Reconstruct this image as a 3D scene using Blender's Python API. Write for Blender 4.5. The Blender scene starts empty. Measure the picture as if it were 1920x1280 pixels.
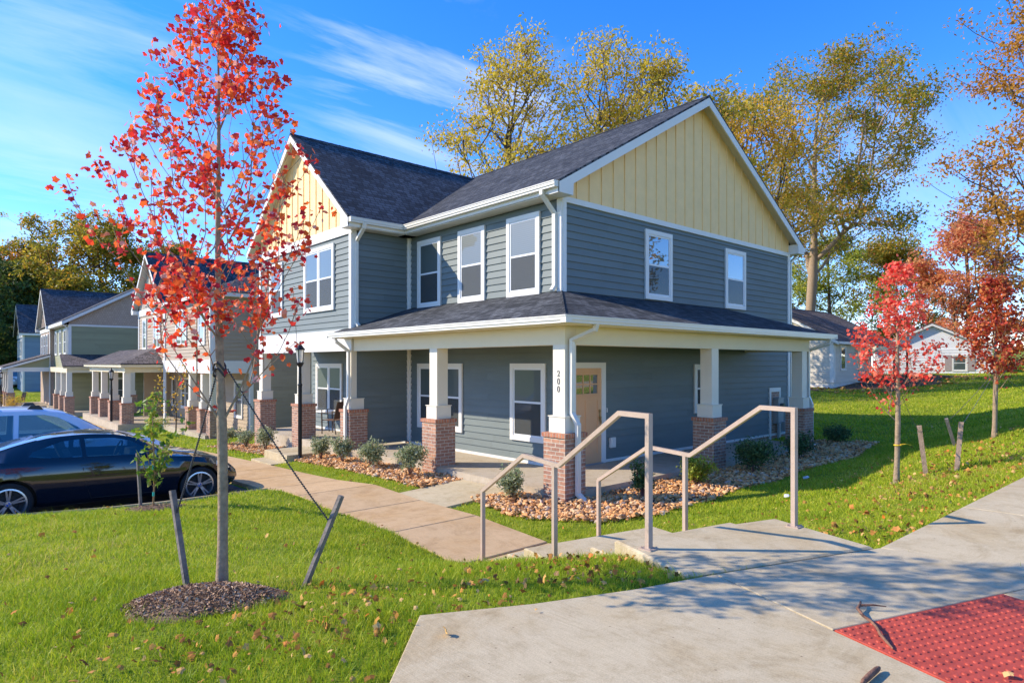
SUN_STR, SKY_STR, EXPOSURE = 4.3, .15, .66
SKY_SAT, SKY_HUE, SKY_VAL = 1.29, .506, 1.44
CLOUD_ROT, CLOUD_LOC = 2.2, (.3, .1, 0)

CLOUDS = [((0.567, 0.835, 0.495), 0.97, 0.998, 0.95), ((0.162, 1.197, 0.361), 0.972, 0.998, 0.34), ((0.162, 1.197, 0.545), 0.985, 0.999, 0.4), ((0.087, 1.263, 0.286), 0.985, 0.999, 0.4), ((1.127, 0.333, 0.252), 0.985, 0.999, 0.35), ((-0.7, 0.7, 0.7), 0.6, 0.98, 0.5)]
import bpy, bmesh, math, random
import numpy as np
from mathutils import Vector, Matrix
R = math.radians
random.seed(7)
rng = np.random.default_rng(11)
scene = bpy.context.scene
COL = scene.collection

# ------------------------------------------------------------------ tagging
def tag(o, label=None, cat=None, group=None, kind=None):
    if label: o['label'] = label
    if cat: o['category'] = cat
    if group: o['group'] = group
    if kind: o['kind'] = kind
    return o

def empty(name, loc=(0, 0, 0), rz=0.0, label=None, cat=None, group=None):
    o = bpy.data.objects.new(name, None)
    o.empty_display_size = 0.3
    COL.objects.link(o)
    o.location = loc
    o.rotation_euler = (0, 0, rz)
    return tag(o, label, cat, group)

def copy_tree(o, parent=None):
    c = o.copy()
    COL.objects.link(c)
    if parent: c.parent = parent
    for ch in list(o.children):
        copy_tree(ch, c)
    return c

# ------------------------------------------------------------------ materials
def newmat(name):
    m = bpy.data.materials.new(name)
    m.use_nodes = True
    nt = m.node_tree
    return m, nt, nt.nodes, nt.links, nt.nodes['Principled BSDF']

def N(nt, typ, **kw):
    n = nt.nodes.new(typ)
    for k, v in kw.items():
        if k.startswith('_'):
            setattr(n, k[1:], v)
        else:
            n.inputs[k.replace('__', ' ')].default_value = v
    return n

def ramp(nt, stops):
    n = nt.nodes.new('ShaderNodeValToRGB')
    cr = n.color_ramp
    while len(cr.elements) < len(stops):
        cr.elements.new(0.5)
    for e, (p, c) in zip(cr.elements, stops):
        e.position = p
        e.color = (*c, 1)
    return n

def coord(nt, uv=False, scale=(1, 1, 1), rot=(0, 0, 0)):
    tc = nt.nodes.new('ShaderNodeTexCoord')
    mp = nt.nodes.new('ShaderNodeMapping')
    mp.inputs['Scale'].default_value = scale
    mp.inputs['Rotation'].default_value = rot
    nt.links.new(tc.outputs['UV' if uv else 'Object'], mp.inputs['Vector'])
    return mp.outputs[0]

def plain(name, col, rough=0.5, var=0.0, vscale=4.0, bump=0.0, bscale=60.0, metal=0.0, spec=0.5, uv=False):
    m, nt, ns, lk, b = newmat(name)
    b.inputs['Base Color'].default_value = (*col, 1)
    b.inputs['Roughness'].default_value = rough
    b.inputs['Metallic'].default_value = metal
    b.inputs['Specular IOR Level'].default_value = spec
    if var > 0:
        no = N(nt, 'ShaderNodeTexNoise', Scale=vscale, Detail=6.0, Roughness=0.65)
        lk.new(coord(nt, uv), no.inputs['Vector'])
        r = ramp(nt, [(0.3, tuple(c * (1 - var) for c in col)), (0.7, tuple(min(1, c * (1 + var)) for c in col))])
        lk.new(no.outputs['Fac'], r.inputs['Fac'])
        lk.new(r.outputs['Color'], b.inputs['Base Color'])
    if bump > 0:
        nb = N(nt, 'ShaderNodeTexNoise', Scale=bscale, Detail=5.0)
        lk.new(coord(nt, uv), nb.inputs['Vector'])
        bp = N(nt, 'ShaderNodeBump', Strength=bump, Distance=0.01)
        lk.new(nb.outputs['Fac'], bp.inputs['Height'])
        lk.new(bp.outputs['Normal'], b.inputs['Normal'])
    return m

def siding_mat(name, col):
    # painted fibre-cement boards: faint wood-grain streaks and board to board drift
    m, nt, ns, lk, b = newmat(name)
    b.inputs['Roughness'].default_value = 0.6
    b.inputs['Specular IOR Level'].default_value = 0.35
    v = coord(nt, True, (1.3, 30, 1))
    n1 = N(nt, 'ShaderNodeTexNoise', Scale=2.0, Detail=6.0, Roughness=0.7)
    lk.new(v, n1.inputs['Vector'])
    n2 = N(nt, 'ShaderNodeTexNoise', Scale=0.6, Detail=3.0)
    lk.new(coord(nt, True), n2.inputs['Vector'])
    mx = N(nt, 'ShaderNodeMath', _operation='ADD')
    lk.new(n1.outputs['Fac'], mx.inputs[0]); lk.new(n2.outputs['Fac'], mx.inputs[1])
    geo = nt.nodes.new('ShaderNodeNewGeometry')
    mu = N(nt, 'ShaderNodeMath', _operation='MULTIPLY_ADD'); mu.inputs[1].default_value = 0.3
    lk.new(geo.outputs['Random Per Island'], mu.inputs[0]); lk.new(mx.outputs[0], mu.inputs[2])
    r = ramp(nt, [(0.25, tuple(c * 0.8 for c in col)), (0.75, tuple(c * 1.18 for c in col))])
    d = N(nt, 'ShaderNodeMath', _operation='MULTIPLY'); d.inputs[1].default_value = 0.45
    lk.new(mu.outputs[0], d.inputs[0]); lk.new(d.outputs[0], r.inputs['Fac'])
    lk.new(r.outputs['Color'], b.inputs['Base Color'])
    bp = N(nt, 'ShaderNodeBump', Strength=0.25, Distance=0.006)
    lk.new(n1.outputs['Fac'], bp.inputs['Height']); lk.new(bp.outputs['Normal'], b.inputs['Normal'])
    return m

def brick_mat(name, c1, c2, mortar, bw=0.2, bh=0.068, ms=0.008, bump=0.6, blotch=0.35):
    m, nt, ns, lk, b = newmat(name)
    b.inputs['Roughness'].default_value = 0.85
    uv = coord(nt, True)
    br = N(nt, 'ShaderNodeTexBrick', Scale=1.0)
    br.inputs['Brick Width'].default_value = bw
    br.inputs['Row Height'].default_value = bh
    br.inputs['Mortar Size'].default_value = ms
    br.inputs['Mortar Smooth'].default_value = 0.3
    br.inputs['Bias'].default_value = 0.0
    br.inputs['Color1'].default_value = (*c1, 1); br.inputs['Color2'].default_value = (*c2, 1)
    br.inputs['Mortar'].default_value = (*mortar, 1)
    lk.new(uv, br.inputs['Vector'])
    no = N(nt, 'ShaderNodeTexNoise', Scale=14.0, Detail=5.0, Roughness=0.7)
    lk.new(uv, no.inputs['Vector'])
    r = ramp(nt, [(0.3, (1 - blotch,) * 3), (0.7, (1 + blotch,) * 3)])
    lk.new(no.outputs['Fac'], r.inputs['Fac'])
    mx = N(nt, 'ShaderNodeMix', _data_type='RGBA', _blend_type='MULTIPLY')
    mx.inputs[0].default_value = 0.8
    lk.new(br.outputs['Color'], mx.inputs[6]); lk.new(r.outputs['Color'], mx.inputs[7])
    lk.new(mx.outputs[2], b.inputs['Base Color'])
    iv = N(nt, 'ShaderNodeMath', _operation='MULTIPLY_ADD'); iv.inputs[1].default_value = -1.0
    lk.new(br.outputs['Fac'], iv.inputs[0])
    ad = N(nt, 'ShaderNodeMath', _operation='MULTIPLY'); ad.inputs[1].default_value = 0.35
    lk.new(no.outputs['Fac'], ad.inputs[0]); lk.new(ad.outputs[0], iv.inputs[2])
    bp = N(nt, 'ShaderNodeBump', Strength=bump, Distance=0.008)
    lk.new(iv.outputs[0], bp.inputs['Height']); lk.new(bp.outputs['Normal'], b.inputs['Normal'])
    return m

def shingle_mat(name, dark, light, tint):
    m, nt, ns, lk, b = newmat(name)
    b.inputs['Roughness'].default_value = 0.8
    b.inputs['Specular IOR Level'].default_value = 0.2
    uv = coord(nt, True)
    br = N(nt, 'ShaderNodeTexBrick', Scale=1.0)
    br.offset = 0.37; br.offset_frequency = 2; br.squash = 0.7; br.squash_frequency = 3
    br.inputs['Brick Width'].default_value = 0.22
    br.inputs['Row Height'].default_value = 0.14
    br.inputs['Mortar Size'].default_value = 0.011
    br.inputs['Mortar Smooth'].default_value = 0.1
    br.inputs['Color1'].default_value = (*dark, 1); br.inputs['Color2'].default_value = (*light, 1)
    br.inputs['Mortar'].default_value = (dark[0] * .45, dark[1] * .45, dark[2] * .45, 1)
    lk.new(uv, br.inputs['Vector'])
    no = N(nt, 'ShaderNodeTexNoise', Scale=0.8, Detail=5.0)
    lk.new(uv, no.inputs['Vector'])
    r = ramp(nt, [(0.35, tuple(c * .8 for c in tint)), (0.65, tuple(c * 1.2 for c in tint))])
    lk.new(no.outputs['Fac'], r.inputs['Fac'])
    mx = N(nt, 'ShaderNodeMix', _data_type='RGBA', _blend_type='MULTIPLY'); mx.inputs[0].default_value = 1.0
    lk.new(br.outputs['Color'], mx.inputs[6]); lk.new(r.outputs['Color'], mx.inputs[7])
    gr = N(nt, 'ShaderNodeTexNoise', Scale=90.0, Detail=2.0)
    lk.new(uv, gr.inputs['Vector'])
    r2 = ramp(nt, [(0.3, (.7,) * 3), (0.7, (1.3,) * 3)])
    lk.new(gr.outputs['Fac'], r2.inputs['Fac'])
    mx2 = N(nt, 'ShaderNodeMix', _data_type='RGBA', _blend_type='MULTIPLY'); mx2.inputs[0].default_value = 1.0
    lk.new(mx.outputs[2], mx2.inputs[6]); lk.new(r2.outputs['Color'], mx2.inputs[7])
    lk.new(mx2.outputs[2], b.inputs['Base Color'])
    # course steps: saw-tooth up the slope
    sp = nt.nodes.new('ShaderNodeSeparateXYZ'); lk.new(uv, sp.inputs[0])
    dv = N(nt, 'ShaderNodeMath', _operation='DIVIDE'); dv.inputs[1].default_value = 0.14
    lk.new(sp.outputs['Y'], dv.inputs[0])
    fr = N(nt, 'ShaderNodeMath', _operation='FRACT'); lk.new(dv.outputs[0], fr.inputs[0])
    iv = N(nt, 'ShaderNodeMath', _operation='SUBTRACT'); iv.inputs[0].default_value = 1.0
    lk.new(fr.outputs[0], iv.inputs[1])
    ad = N(nt, 'ShaderNodeMath', _operation='ADD')
    lk.new(iv.outputs[0], ad.inputs[0])
    bw = nt.nodes.new('ShaderNodeRGBToBW'); lk.new(br.outputs['Color'], bw.inputs[0])
    m2 = N(nt, 'ShaderNodeMath', _operation='MULTIPLY'); m2.inputs[1].default_value = 6.0
    lk.new(bw.outputs[0], m2.inputs[0]); lk.new(m2.outputs[0], ad.inputs[1])
    bp = N(nt, 'ShaderNodeBump', Strength=1.0, Distance=0.028)
    lk.new(ad.outputs[0], bp.inputs['Height']); lk.new(bp.outputs['Normal'], b.inputs['Normal'])
    return m

def island_mat(name, stops, rough=0.6, transl=0.0, spec=0.3):
    # colour drawn per separate leaf / blade / stone
    m, nt, ns, lk, b = newmat(name)
    geo = nt.nodes.new('ShaderNodeNewGeometry')
    r = ramp(nt, stops)
    lk.new(geo.outputs['Random Per Island'], r.inputs['Fac'])
    b.inputs['Roughness'].default_value = rough
    b.inputs['Specular IOR Level'].default_value = spec
    lk.new(r.outputs['Color'], b.inputs['Base Color'])
    if transl > 0:
        tr = nt.nodes.new('ShaderNodeBsdfTranslucent')
        lk.new(r.outputs['Color'], tr.inputs['Color'])
        ms = nt.nodes.new('ShaderNodeMixShader'); ms.inputs[0].default_value = transl
        lk.new(b.outputs[0], ms.inputs[1]); lk.new(tr.outputs[0], ms.inputs[2])
        lk.new(ms.outputs[0], ns['Material Output'].inputs['Surface'])
    return m

def grass_mat():
    m, nt, ns, lk, b = newmat('lawn_grass')
    geo = nt.nodes.new('ShaderNodeNewGeometry')
    v = coord(nt)
    a = N(nt, 'ShaderNodeTexNoise', Scale=.55, Detail=6.0, Roughness=.7); lk.new(v, a.inputs['Vector'])
    r1 = ramp(nt, [(.28, (0, 0, 0)), (.72, (1, 1, 1))]); lk.new(a.outputs['Fac'], r1.inputs['Fac'])
    mx = N(nt, 'ShaderNodeMix'); mx.inputs[0].default_value = .42
    lk.new(geo.outputs['Random Per Island'], mx.inputs[2]); lk.new(r1.outputs['Color'], mx.inputs[3])
    r = ramp(nt, [(0, (.12, .20, .012)), (.25, (.22, .34, .016)), (.50, (.38, .49, .020)), (.70, (.55, .56, .038)), (.84, (.68, .58, .13)), (.92, (.58, .40, .18)), (1, (.36, .21, .11))])
    lk.new(mx.outputs[0], r.inputs['Fac']); lk.new(r.outputs['Color'], b.inputs['Base Color'])
    b.inputs['Roughness'].default_value = .5; b.inputs['Specular IOR Level'].default_value = .3
    tr = nt.nodes.new('ShaderNodeBsdfTranslucent'); lk.new(r.outputs['Color'], tr.inputs['Color'])
    ms = nt.nodes.new('ShaderNodeMixShader'); ms.inputs[0].default_value = .4
    lk.new(b.outputs[0], ms.inputs[1]); lk.new(tr.outputs[0], ms.inputs[2]); lk.new(ms.outputs[0], ns['Material Output'].inputs['Surface'])
    return m

def glass_mat(name, col, refl=0.25, stripes=False):
    m, nt, ns, lk, b = newmat(name)
    b.inputs['Base Color'].default_value = (*col, 1)
    b.inputs['Roughness'].default_value = 0.5
    if stripes:      # slatted blind hanging behind the pane
        sp = nt.nodes.new('ShaderNodeSeparateXYZ'); lk.new(coord(nt, True), sp.inputs[0])
        dv = N(nt, 'ShaderNodeMath', _operation='MULTIPLY'); dv.inputs[1].default_value = 22.0
        lk.new(sp.outputs['Y'], dv.inputs[0])
        fr = N(nt, 'ShaderNodeMath', _operation='FRACT'); lk.new(dv.outputs[0], fr.inputs[0])
        r = ramp(nt, [(0.0, tuple(c * .7 for c in col)), (0.35, col), (1.0, tuple(c * 1.05 for c in col))])
        lk.new(fr.outputs[0], r.inputs['Fac']); lk.new(r.outputs['Color'], b.inputs['Base Color'])
    gl = nt.nodes.new('ShaderNodeBsdfGlossy'); gl.inputs['Roughness'].default_value = 0.015
    gl.inputs['Color'].default_value = (.95, .97, 1, 1)
    no = N(nt, 'ShaderNodeTexNoise', Scale=1.6, Detail=1.0); lk.new(coord(nt, False), no.inputs['Vector'])
    bp = N(nt, 'ShaderNodeBump', Strength=0.05, Distance=0.02); lk.new(no.outputs['Fac'], bp.inputs['Height'])
    lk.new(bp.outputs['Normal'], gl.inputs['Normal'])
    geo = nt.nodes.new('ShaderNodeNewGeometry')
    dp = nt.nodes.new('ShaderNodeVectorMath'); dp.operation = 'DOT_PRODUCT'
    lk.new(geo.outputs['Normal'], dp.inputs[0]); lk.new(geo.outputs['Incoming'], dp.inputs[1])
    ab = N(nt, 'ShaderNodeMath', _operation='ABSOLUTE'); lk.new(dp.outputs['Value'], ab.inputs[0])
    om = N(nt, 'ShaderNodeMath', _operation='SUBTRACT'); om.inputs[0].default_value = 1.0; lk.new(ab.outputs[0], om.inputs[1])
    pw = N(nt, 'ShaderNodeMath', _operation='POWER'); pw.inputs[1].default_value = 4.0; lk.new(om.outputs[0], pw.inputs[0])
    ma = N(nt, 'ShaderNodeMath', _operation='MULTIPLY_ADD'); ma.inputs[1].default_value = 0.8; ma.inputs[2].default_value = refl
    ma.use_clamp = True
    lk.new(pw.outputs[0], ma.inputs[0])
    ms = nt.nodes.new('ShaderNodeMixShader')
    lk.new(ma.outputs[0], ms.inputs[0]); lk.new(b.outputs[0], ms.inputs[1]); lk.new(gl.outputs[0], ms.inputs[2])
    lk.new(ms.outputs[0], ns['Material Output'].inputs['Surface'])
    return m

def ground_mat(name, stops, scale=1.2, fine=40.0, bump=0.4):
    m, nt, ns, lk, b = newmat(name)
    b.inputs['Roughness'].default_value = 0.95
    b.inputs['Specular IOR Level'].default_value = 0.1
    v = coord(nt)
    a = N(nt, 'ShaderNodeTexNoise', Scale=scale, Detail=8.0, Roughness=0.7); lk.new(v, a.inputs['Vector'])
    f = N(nt, 'ShaderNodeTexNoise', Scale=fine, Detail=4.0, Roughness=0.7); lk.new(v, f.inputs['Vector'])
    mx = N(nt, 'ShaderNodeMix'); mx.inputs[0].default_value = 0.45
    lk.new(a.outputs['Fac'], mx.inputs[2]); lk.new(f.outputs['Fac'], mx.inputs[3])
    r = ramp(nt, stops); lk.new(mx.outputs[0], r.inputs['Fac'])
    lk.new(r.outputs['Color'], b.inputs['Base Color'])
    bp = N(nt, 'ShaderNodeBump', Strength=bump, Distance=0.03); lk.new(f.outputs['Fac'], bp.inputs['Height'])
    lk.new(bp.outputs['Normal'], b.inputs['Normal'])
    return m

def concrete_mat(name, col, warm, stain=0.5):
    m, nt, ns, lk, b = newmat(name)
    b.inputs['Roughness'].default_value = 0.88
    b.inputs['Specular IOR Level'].default_value = 0.25
    v = coord(nt)
    a = N(nt, 'ShaderNodeTexNoise', Scale=0.7, Detail=7.0, Roughness=0.65); lk.new(v, a.inputs['Vector'])
    r = ramp(nt, [(0.3, warm), (0.5, col), (0.75, tuple(c * 1.08 for c in col))]); lk.new(a.outputs['Fac'], r.inputs['Fac'])
    f = N(nt, 'ShaderNodeTexNoise', Scale=130.0, Detail=3.0); lk.new(v, f.inputs['Vector'])
    r2 = ramp(nt, [(0.25, (.78,) * 3), (0.5, (1,) * 3), (0.8, (1.1,) * 3)]); lk.new(f.outputs['Fac'], r2.inputs['Fac'])
    s = N(nt, 'ShaderNodeTexNoise', Scale=5.0, Detail=6.0, Roughness=0.75); lk.new(v, s.inputs['Vector'])
    r3 = ramp(nt, [(0.28, (1 - .4 * stain, 1 - .45 * stain, 1 - .55 * stain)), (0.5, (1,) * 3)]); lk.new(s.outputs['Fac'], r3.inputs['Fac'])
    # scattered dark pits
    vo = N(nt, 'ShaderNodeTexVoronoi', Scale=9.0); lk.new(v, vo.inputs['Vector'])
    r4 = ramp(nt, [(0.03, (.45, .42, .38)), (0.07, (1, 1, 1))]); lk.new(vo.outputs['Distance'], r4.inputs['Fac'])
    prev = r.outputs['Color']
    for rr in (r2, r3, r4):
        mx = N(nt, 'ShaderNodeMix', _data_type='RGBA', _blend_type='MULTIPLY'); mx.inputs[0].default_value = 1.0
        lk.new(prev, mx.inputs[6]); lk.new(rr.outputs['Color'], mx.inputs[7]); prev = mx.outputs[2]
    lk.new(prev, b.inputs['Base Color'])
    # broom finish and faint tooled streaks
    bm = N(nt, 'ShaderNodeTexNoise', Scale=1.0, Detail=4.0)
    lk.new(coord(nt, False, (160, 6, 6), (0, 0, .4)), bm.inputs['Vector'])
    r5 = ramp(nt, [(.3, (.90, .89, .88)), (.7, (1.06, 1.06, 1.06))]); lk.new(bm.outputs['Fac'], r5.inputs['Fac'])
    big = N(nt, 'ShaderNodeTexNoise', Scale=1.7, Detail=8.0, Roughness=.8, Distortion=1.2); lk.new(v, big.inputs['Vector'])
    r6 = ramp(nt, [(.34, (.80, .76, .70)), (.52, (1, 1, 1))]); lk.new(big.outputs['Fac'], r6.inputs['Fac'])
    for rr in (r5, r6):
        mx = N(nt, 'ShaderNodeMix', _data_type='RGBA', _blend_type='MULTIPLY'); mx.inputs[0].default_value = 1.0
        lk.new(prev, mx.inputs[6]); lk.new(rr.outputs['Color'], mx.inputs[7]); prev = mx.outputs[2]
    lk.new(prev, b.inputs['Base Color'])
    ad = N(nt, 'ShaderNodeMath', _operation='ADD'); lk.new(bm.outputs['Fac'], ad.inputs[0]); lk.new(f.outputs['Fac'], ad.inputs[1])
    bp = N(nt, 'ShaderNodeBump', Strength=0.28, Distance=0.004); lk.new(ad.outputs[0], bp.inputs['Height'])
    lk.new(bp.outputs['Normal'], b.inputs['Normal'])
    return m

M = {}
M['siding_blue'] = siding_mat('siding_slate_blue', (.156, .190, .188))
M['siding_tan'] = siding_mat('siding_tan', (.42, .335, .235))
M['siding_green'] = siding_mat('siding_green', (.31, .31, .18))
M['siding_steel'] = siding_mat('siding_steel_blue', (.20, .28, .36))
M['siding_cream'] = siding_mat('siding_pale_cream', (.66, .60, .50))
M['siding_white'] = siding_mat('siding_white', (.78, .79, .80))
M['cream'] = plain('cream_board_and_batten', (.94, .64, .29), .6, .05, 3)
M['tan_board'] = plain('tan_board_and_batten', (.50, .44, .34), .6, .05, 3)
M['shake'] = brick_mat('brown_shingle_siding', (.44, .33, .25), (.50, .38, .29), (.26, .19, .15), .14, .14, .006, .5, .15)
M['trim'] = plain('white_trim_paint', (.76, .74, .69), .45, .03, 2)
M['trim_cream'] = plain('cream_white_beam_paint', (.78, .68, .46), .5, .03, 2)
M['trim_post'] = plain('warm_white_post_paint', (.77, .71, .58), .45, .03, 2)
M['gutter'] = plain('gutter_aluminium', (.74, .71, .62), .3, .03, 3)
M['soffit'] = plain('soffit_vinyl', (.70, .64, .50), .5, .03, 3)
M['sash'] = plain('vinyl_sash', (.74, .75, .75), .4)
M['brick'] = brick_mat('red_brown_brick', (.49, .25, .15), (.29, .145, .10), (.50, .44, .35))
M['brick_cap'] = brick_mat('red_brick_cap', (.50, .20, .10), (.38, .14, .08), (.40, .33, .26), .068, .3, .008)
M['roof'] = shingle_mat('charcoal_shingles', (.033, .036, .040), (.108, .114, .122), (1, 1, 1))
M['roof_far'] = shingle_mat('slate_shingles', (.040, .044, .052), (.122, .128, .140), (1, 1, 1))
M['roof_brown'] = shingle_mat('brown_shingles', (.085, .075, .070), (.19, .165, .155), (1, .97, .97))
M['door'] = plain('tan_door_paint', (.72, .41, .21), .45, .03, 4)
M['pane'] = glass_mat('window_pane', (.065, .088, .084), .045)
M['pane_blind'] = glass_mat('window_pane_with_blind', (.115, .14, .14), .045, True)
M['pane_dark'] = glass_mat('window_pane_dark', (.025, .035, .04), .22)
M['concrete'] = concrete_mat('sidewalk_concrete', (.545, .46, .30), (.515, .405, .23))
M['concrete_warm'] = concrete_mat('stained_concrete', (.58, .405, .225), (.54, .34, .15), .35)
M['concrete_porch'] = concrete_mat('porch_concrete', (.50, .43, .325), (.47, .39, .28), .3)
M['asphalt'] = plain('asphalt', (.07, .07, .072), .9, .35, 6, .8, 120)
M['paint_white'] = plain('road_paint', (.7, .7, .68), .7, .15, 6)
M['black_metal'] = plain('black_metal', (.012, .014, .018), .35, .2, 8, metal=.3)
M['rail'] = plain('taupe_rail_paint', (.45, .345, .27), .33, .10, 9, .15, 60)
M['grey_metal'] = plain('grey_metal', (.33, .35, .36), .45, .05, 5, metal=.2)
M['numeral'] = plain('numeral_metal', (.10, .10, .11), .4)
M['brass'] = plain('aged_brass', (.45, .30, .14), .35, metal=.8)
M['bark'] = plain('bark_grey_brown', (.31, .225, .145), .9, .35, 18, .7, 45)
M['bark_dark'] = plain('bark_dark', (.10, .075, .055), .95, .4, 6, .9, 20)
M['bark_pale'] = plain('bark_pale', (.26, .22, .17), .95, .3, 5, .8, 20)
M['twig'] = plain('twig_bark', (.16, .075, .065), .8, .2, 20)
M['stake'] = plain('weathered_stake', (.20, .17, .15), .9, .35, 14, .6, 60)
M['stake_tan'] = plain('stake_tan', (.34, .24, .17), .9, .3, 14, .6, 60)
M['chain'] = plain('black_tie_strap', (.035, .033, .036), .5)
M['wire'] = plain('tie_wire', (.10, .09, .085), .5)
M['mulch'] = ground_mat('mulch', [(.3, (.12, .075, .05)), (.5, (.27, .185, .125)), (.68, (.42, .31, .22))], 3, 70, 1.0)
M['soil'] = ground_mat('soil', [(.3, (.10, .07, .045)), (.7, (.22, .15, .10))], 2, 60, .8)
M['stone'] = island_mat('tan_river_stone', [(0, (.42, .19, .07)), (.3, (.68, .33, .12)), (.6, (.76, .42, .17)), (.85, (.76, .52, .29)), (1, (.50, .40, .32))], .85)
M['tactile'] = plain('red_tactile_paint', (.45, .066, .036), .65, .28, 7, .3, 90)
M['grass_blade'] = grass_mat()
M['dead_leaf'] = island_mat('dead_leaves', [(0, (.16, .075, .025)), (.35, (.38, .18, .05)), (.6, (.62, .31, .075)), (.85, (.70, .48, .20)), (1, (.62, .18, .03))], .85, .2, .05)
M['ground'] = None
def lm(name, stops, t=.4): return island_mat(name, stops, .5, t, .35)
M['leaf_red'] = lm('scarlet_maple_leaf', [(0, (.38, .02, .04)), (.2, (.66, .04, .05)), (.5, (.90, .08, .03)), (.75, (.95, .17, .035)), (.88, (.95, .26, .06)), (1, (.82, .46, .44))], .45)
M['leaf_red2'] = lm('coral_red_leaf', [(0, (.74, .04, .045)), (.5, (.95, .12, .07)), (1, (.95, .34, .2))], .45)
M['leaf_maroon'] = lm('maroon_leaf', [(0, (.30, .035, .03)), (.4, (.58, .08, .045)), (.75, (.70, .19, .06)), (1, (.60, .32, .08))])
M['leaf_yellow'] = lm('yellow_leaf', [(0, (.38, .32, .035)), (.4, (.64, .48, .045)), (.75, (.78, .60, .07)), (1, (.60, .36, .05))], .5)
M['leaf_gold'] = lm('gold_leaf', [(0, (.48, .36, .04)), (.5, (.74, .50, .05)), (1, (.78, .40, .06))], .5)
M['leaf_olive'] = lm('olive_turning_leaf', [(0, (.14, .17, .018)), (.35, (.29, .29, .028)), (.65, (.50, .38, .035)), (.9, (.64, .34, .045)), (1, (.50, .18, .04))], .5)
M['leaf_orange'] = lm('orange_leaf', [(0, (.34, .17, .03)), (.4, (.58, .27, .035)), (.75, (.70, .35, .05)), (1, (.36, .26, .04))], .5)
M['leaf_pink'] = lm('dusty_red_leaf', [(0, (.55, .13, .08)), (.5, (.75, .30, .14)), (1, (.78, .45, .16))], .5)
M['leaf_green'] = lm('deep_green_leaf', [(0, (.04, .09, .03)), (.5, (.09, .16, .035)), (1, (.20, .23, .04))], .4)
M['leaf_lime'] = lm('yellow_green_leaf', [(0, (.20, .28, .03)), (.5, (.40, .44, .04)), (1, (.58, .50, .07))])
M['leaf_sapling'] = lm('fresh_green_leaf', [(0, (.10, .20, .02)), (.5, (.22, .36, .03)), (.85, (.38, .44, .05)), (1, (.5, .35, .08))])
M['leaf_shrub'] = lm('grey_green_shrub_leaf', [(0, (.16, .21, .09)), (.5, (.33, .38, .18)), (1, (.58, .58, .36))], .3)
M['leaf_shrub_dark'] = lm('dark_shrub_leaf', [(0, (.035, .08, .03)), (.5, (.085, .155, .045)), (1, (.19, .26, .08))], .3)
M['leaf_shrub_lime'] = lm('lime_shrub_leaf', [(0, (.16, .24, .02)), (.5, (.30, .38, .03)), (1, (.45, .46, .08))], .3)
M['leaf_oak'] = lm('golden_olive_oak_leaf', [(0, (.16, .17, .02)), (.4, (.36, .33, .03)), (.75, (.58, .42, .04)), (1, (.62, .30, .05))], .5)
def screen_mat(name):
    m, nt, ns, lk, b = newmat(name)
    b.inputs['Base Color'].default_value = (.06, .062, .064, 1); b.inputs['Roughness'].default_value = .8
    tr = nt.nodes.new('ShaderNodeBsdfTransparent'); ms = nt.nodes.new('ShaderNodeMixShader'); ms.inputs[0].default_value = .55
    lk.new(tr.outputs[0], ms.inputs[1]); lk.new(b.outputs[0], ms.inputs[2]); lk.new(ms.outputs[0], ns['Material Output'].inputs['Surface'])
    return m
M['screen'] = screen_mat('insect_screen_mesh')
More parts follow.
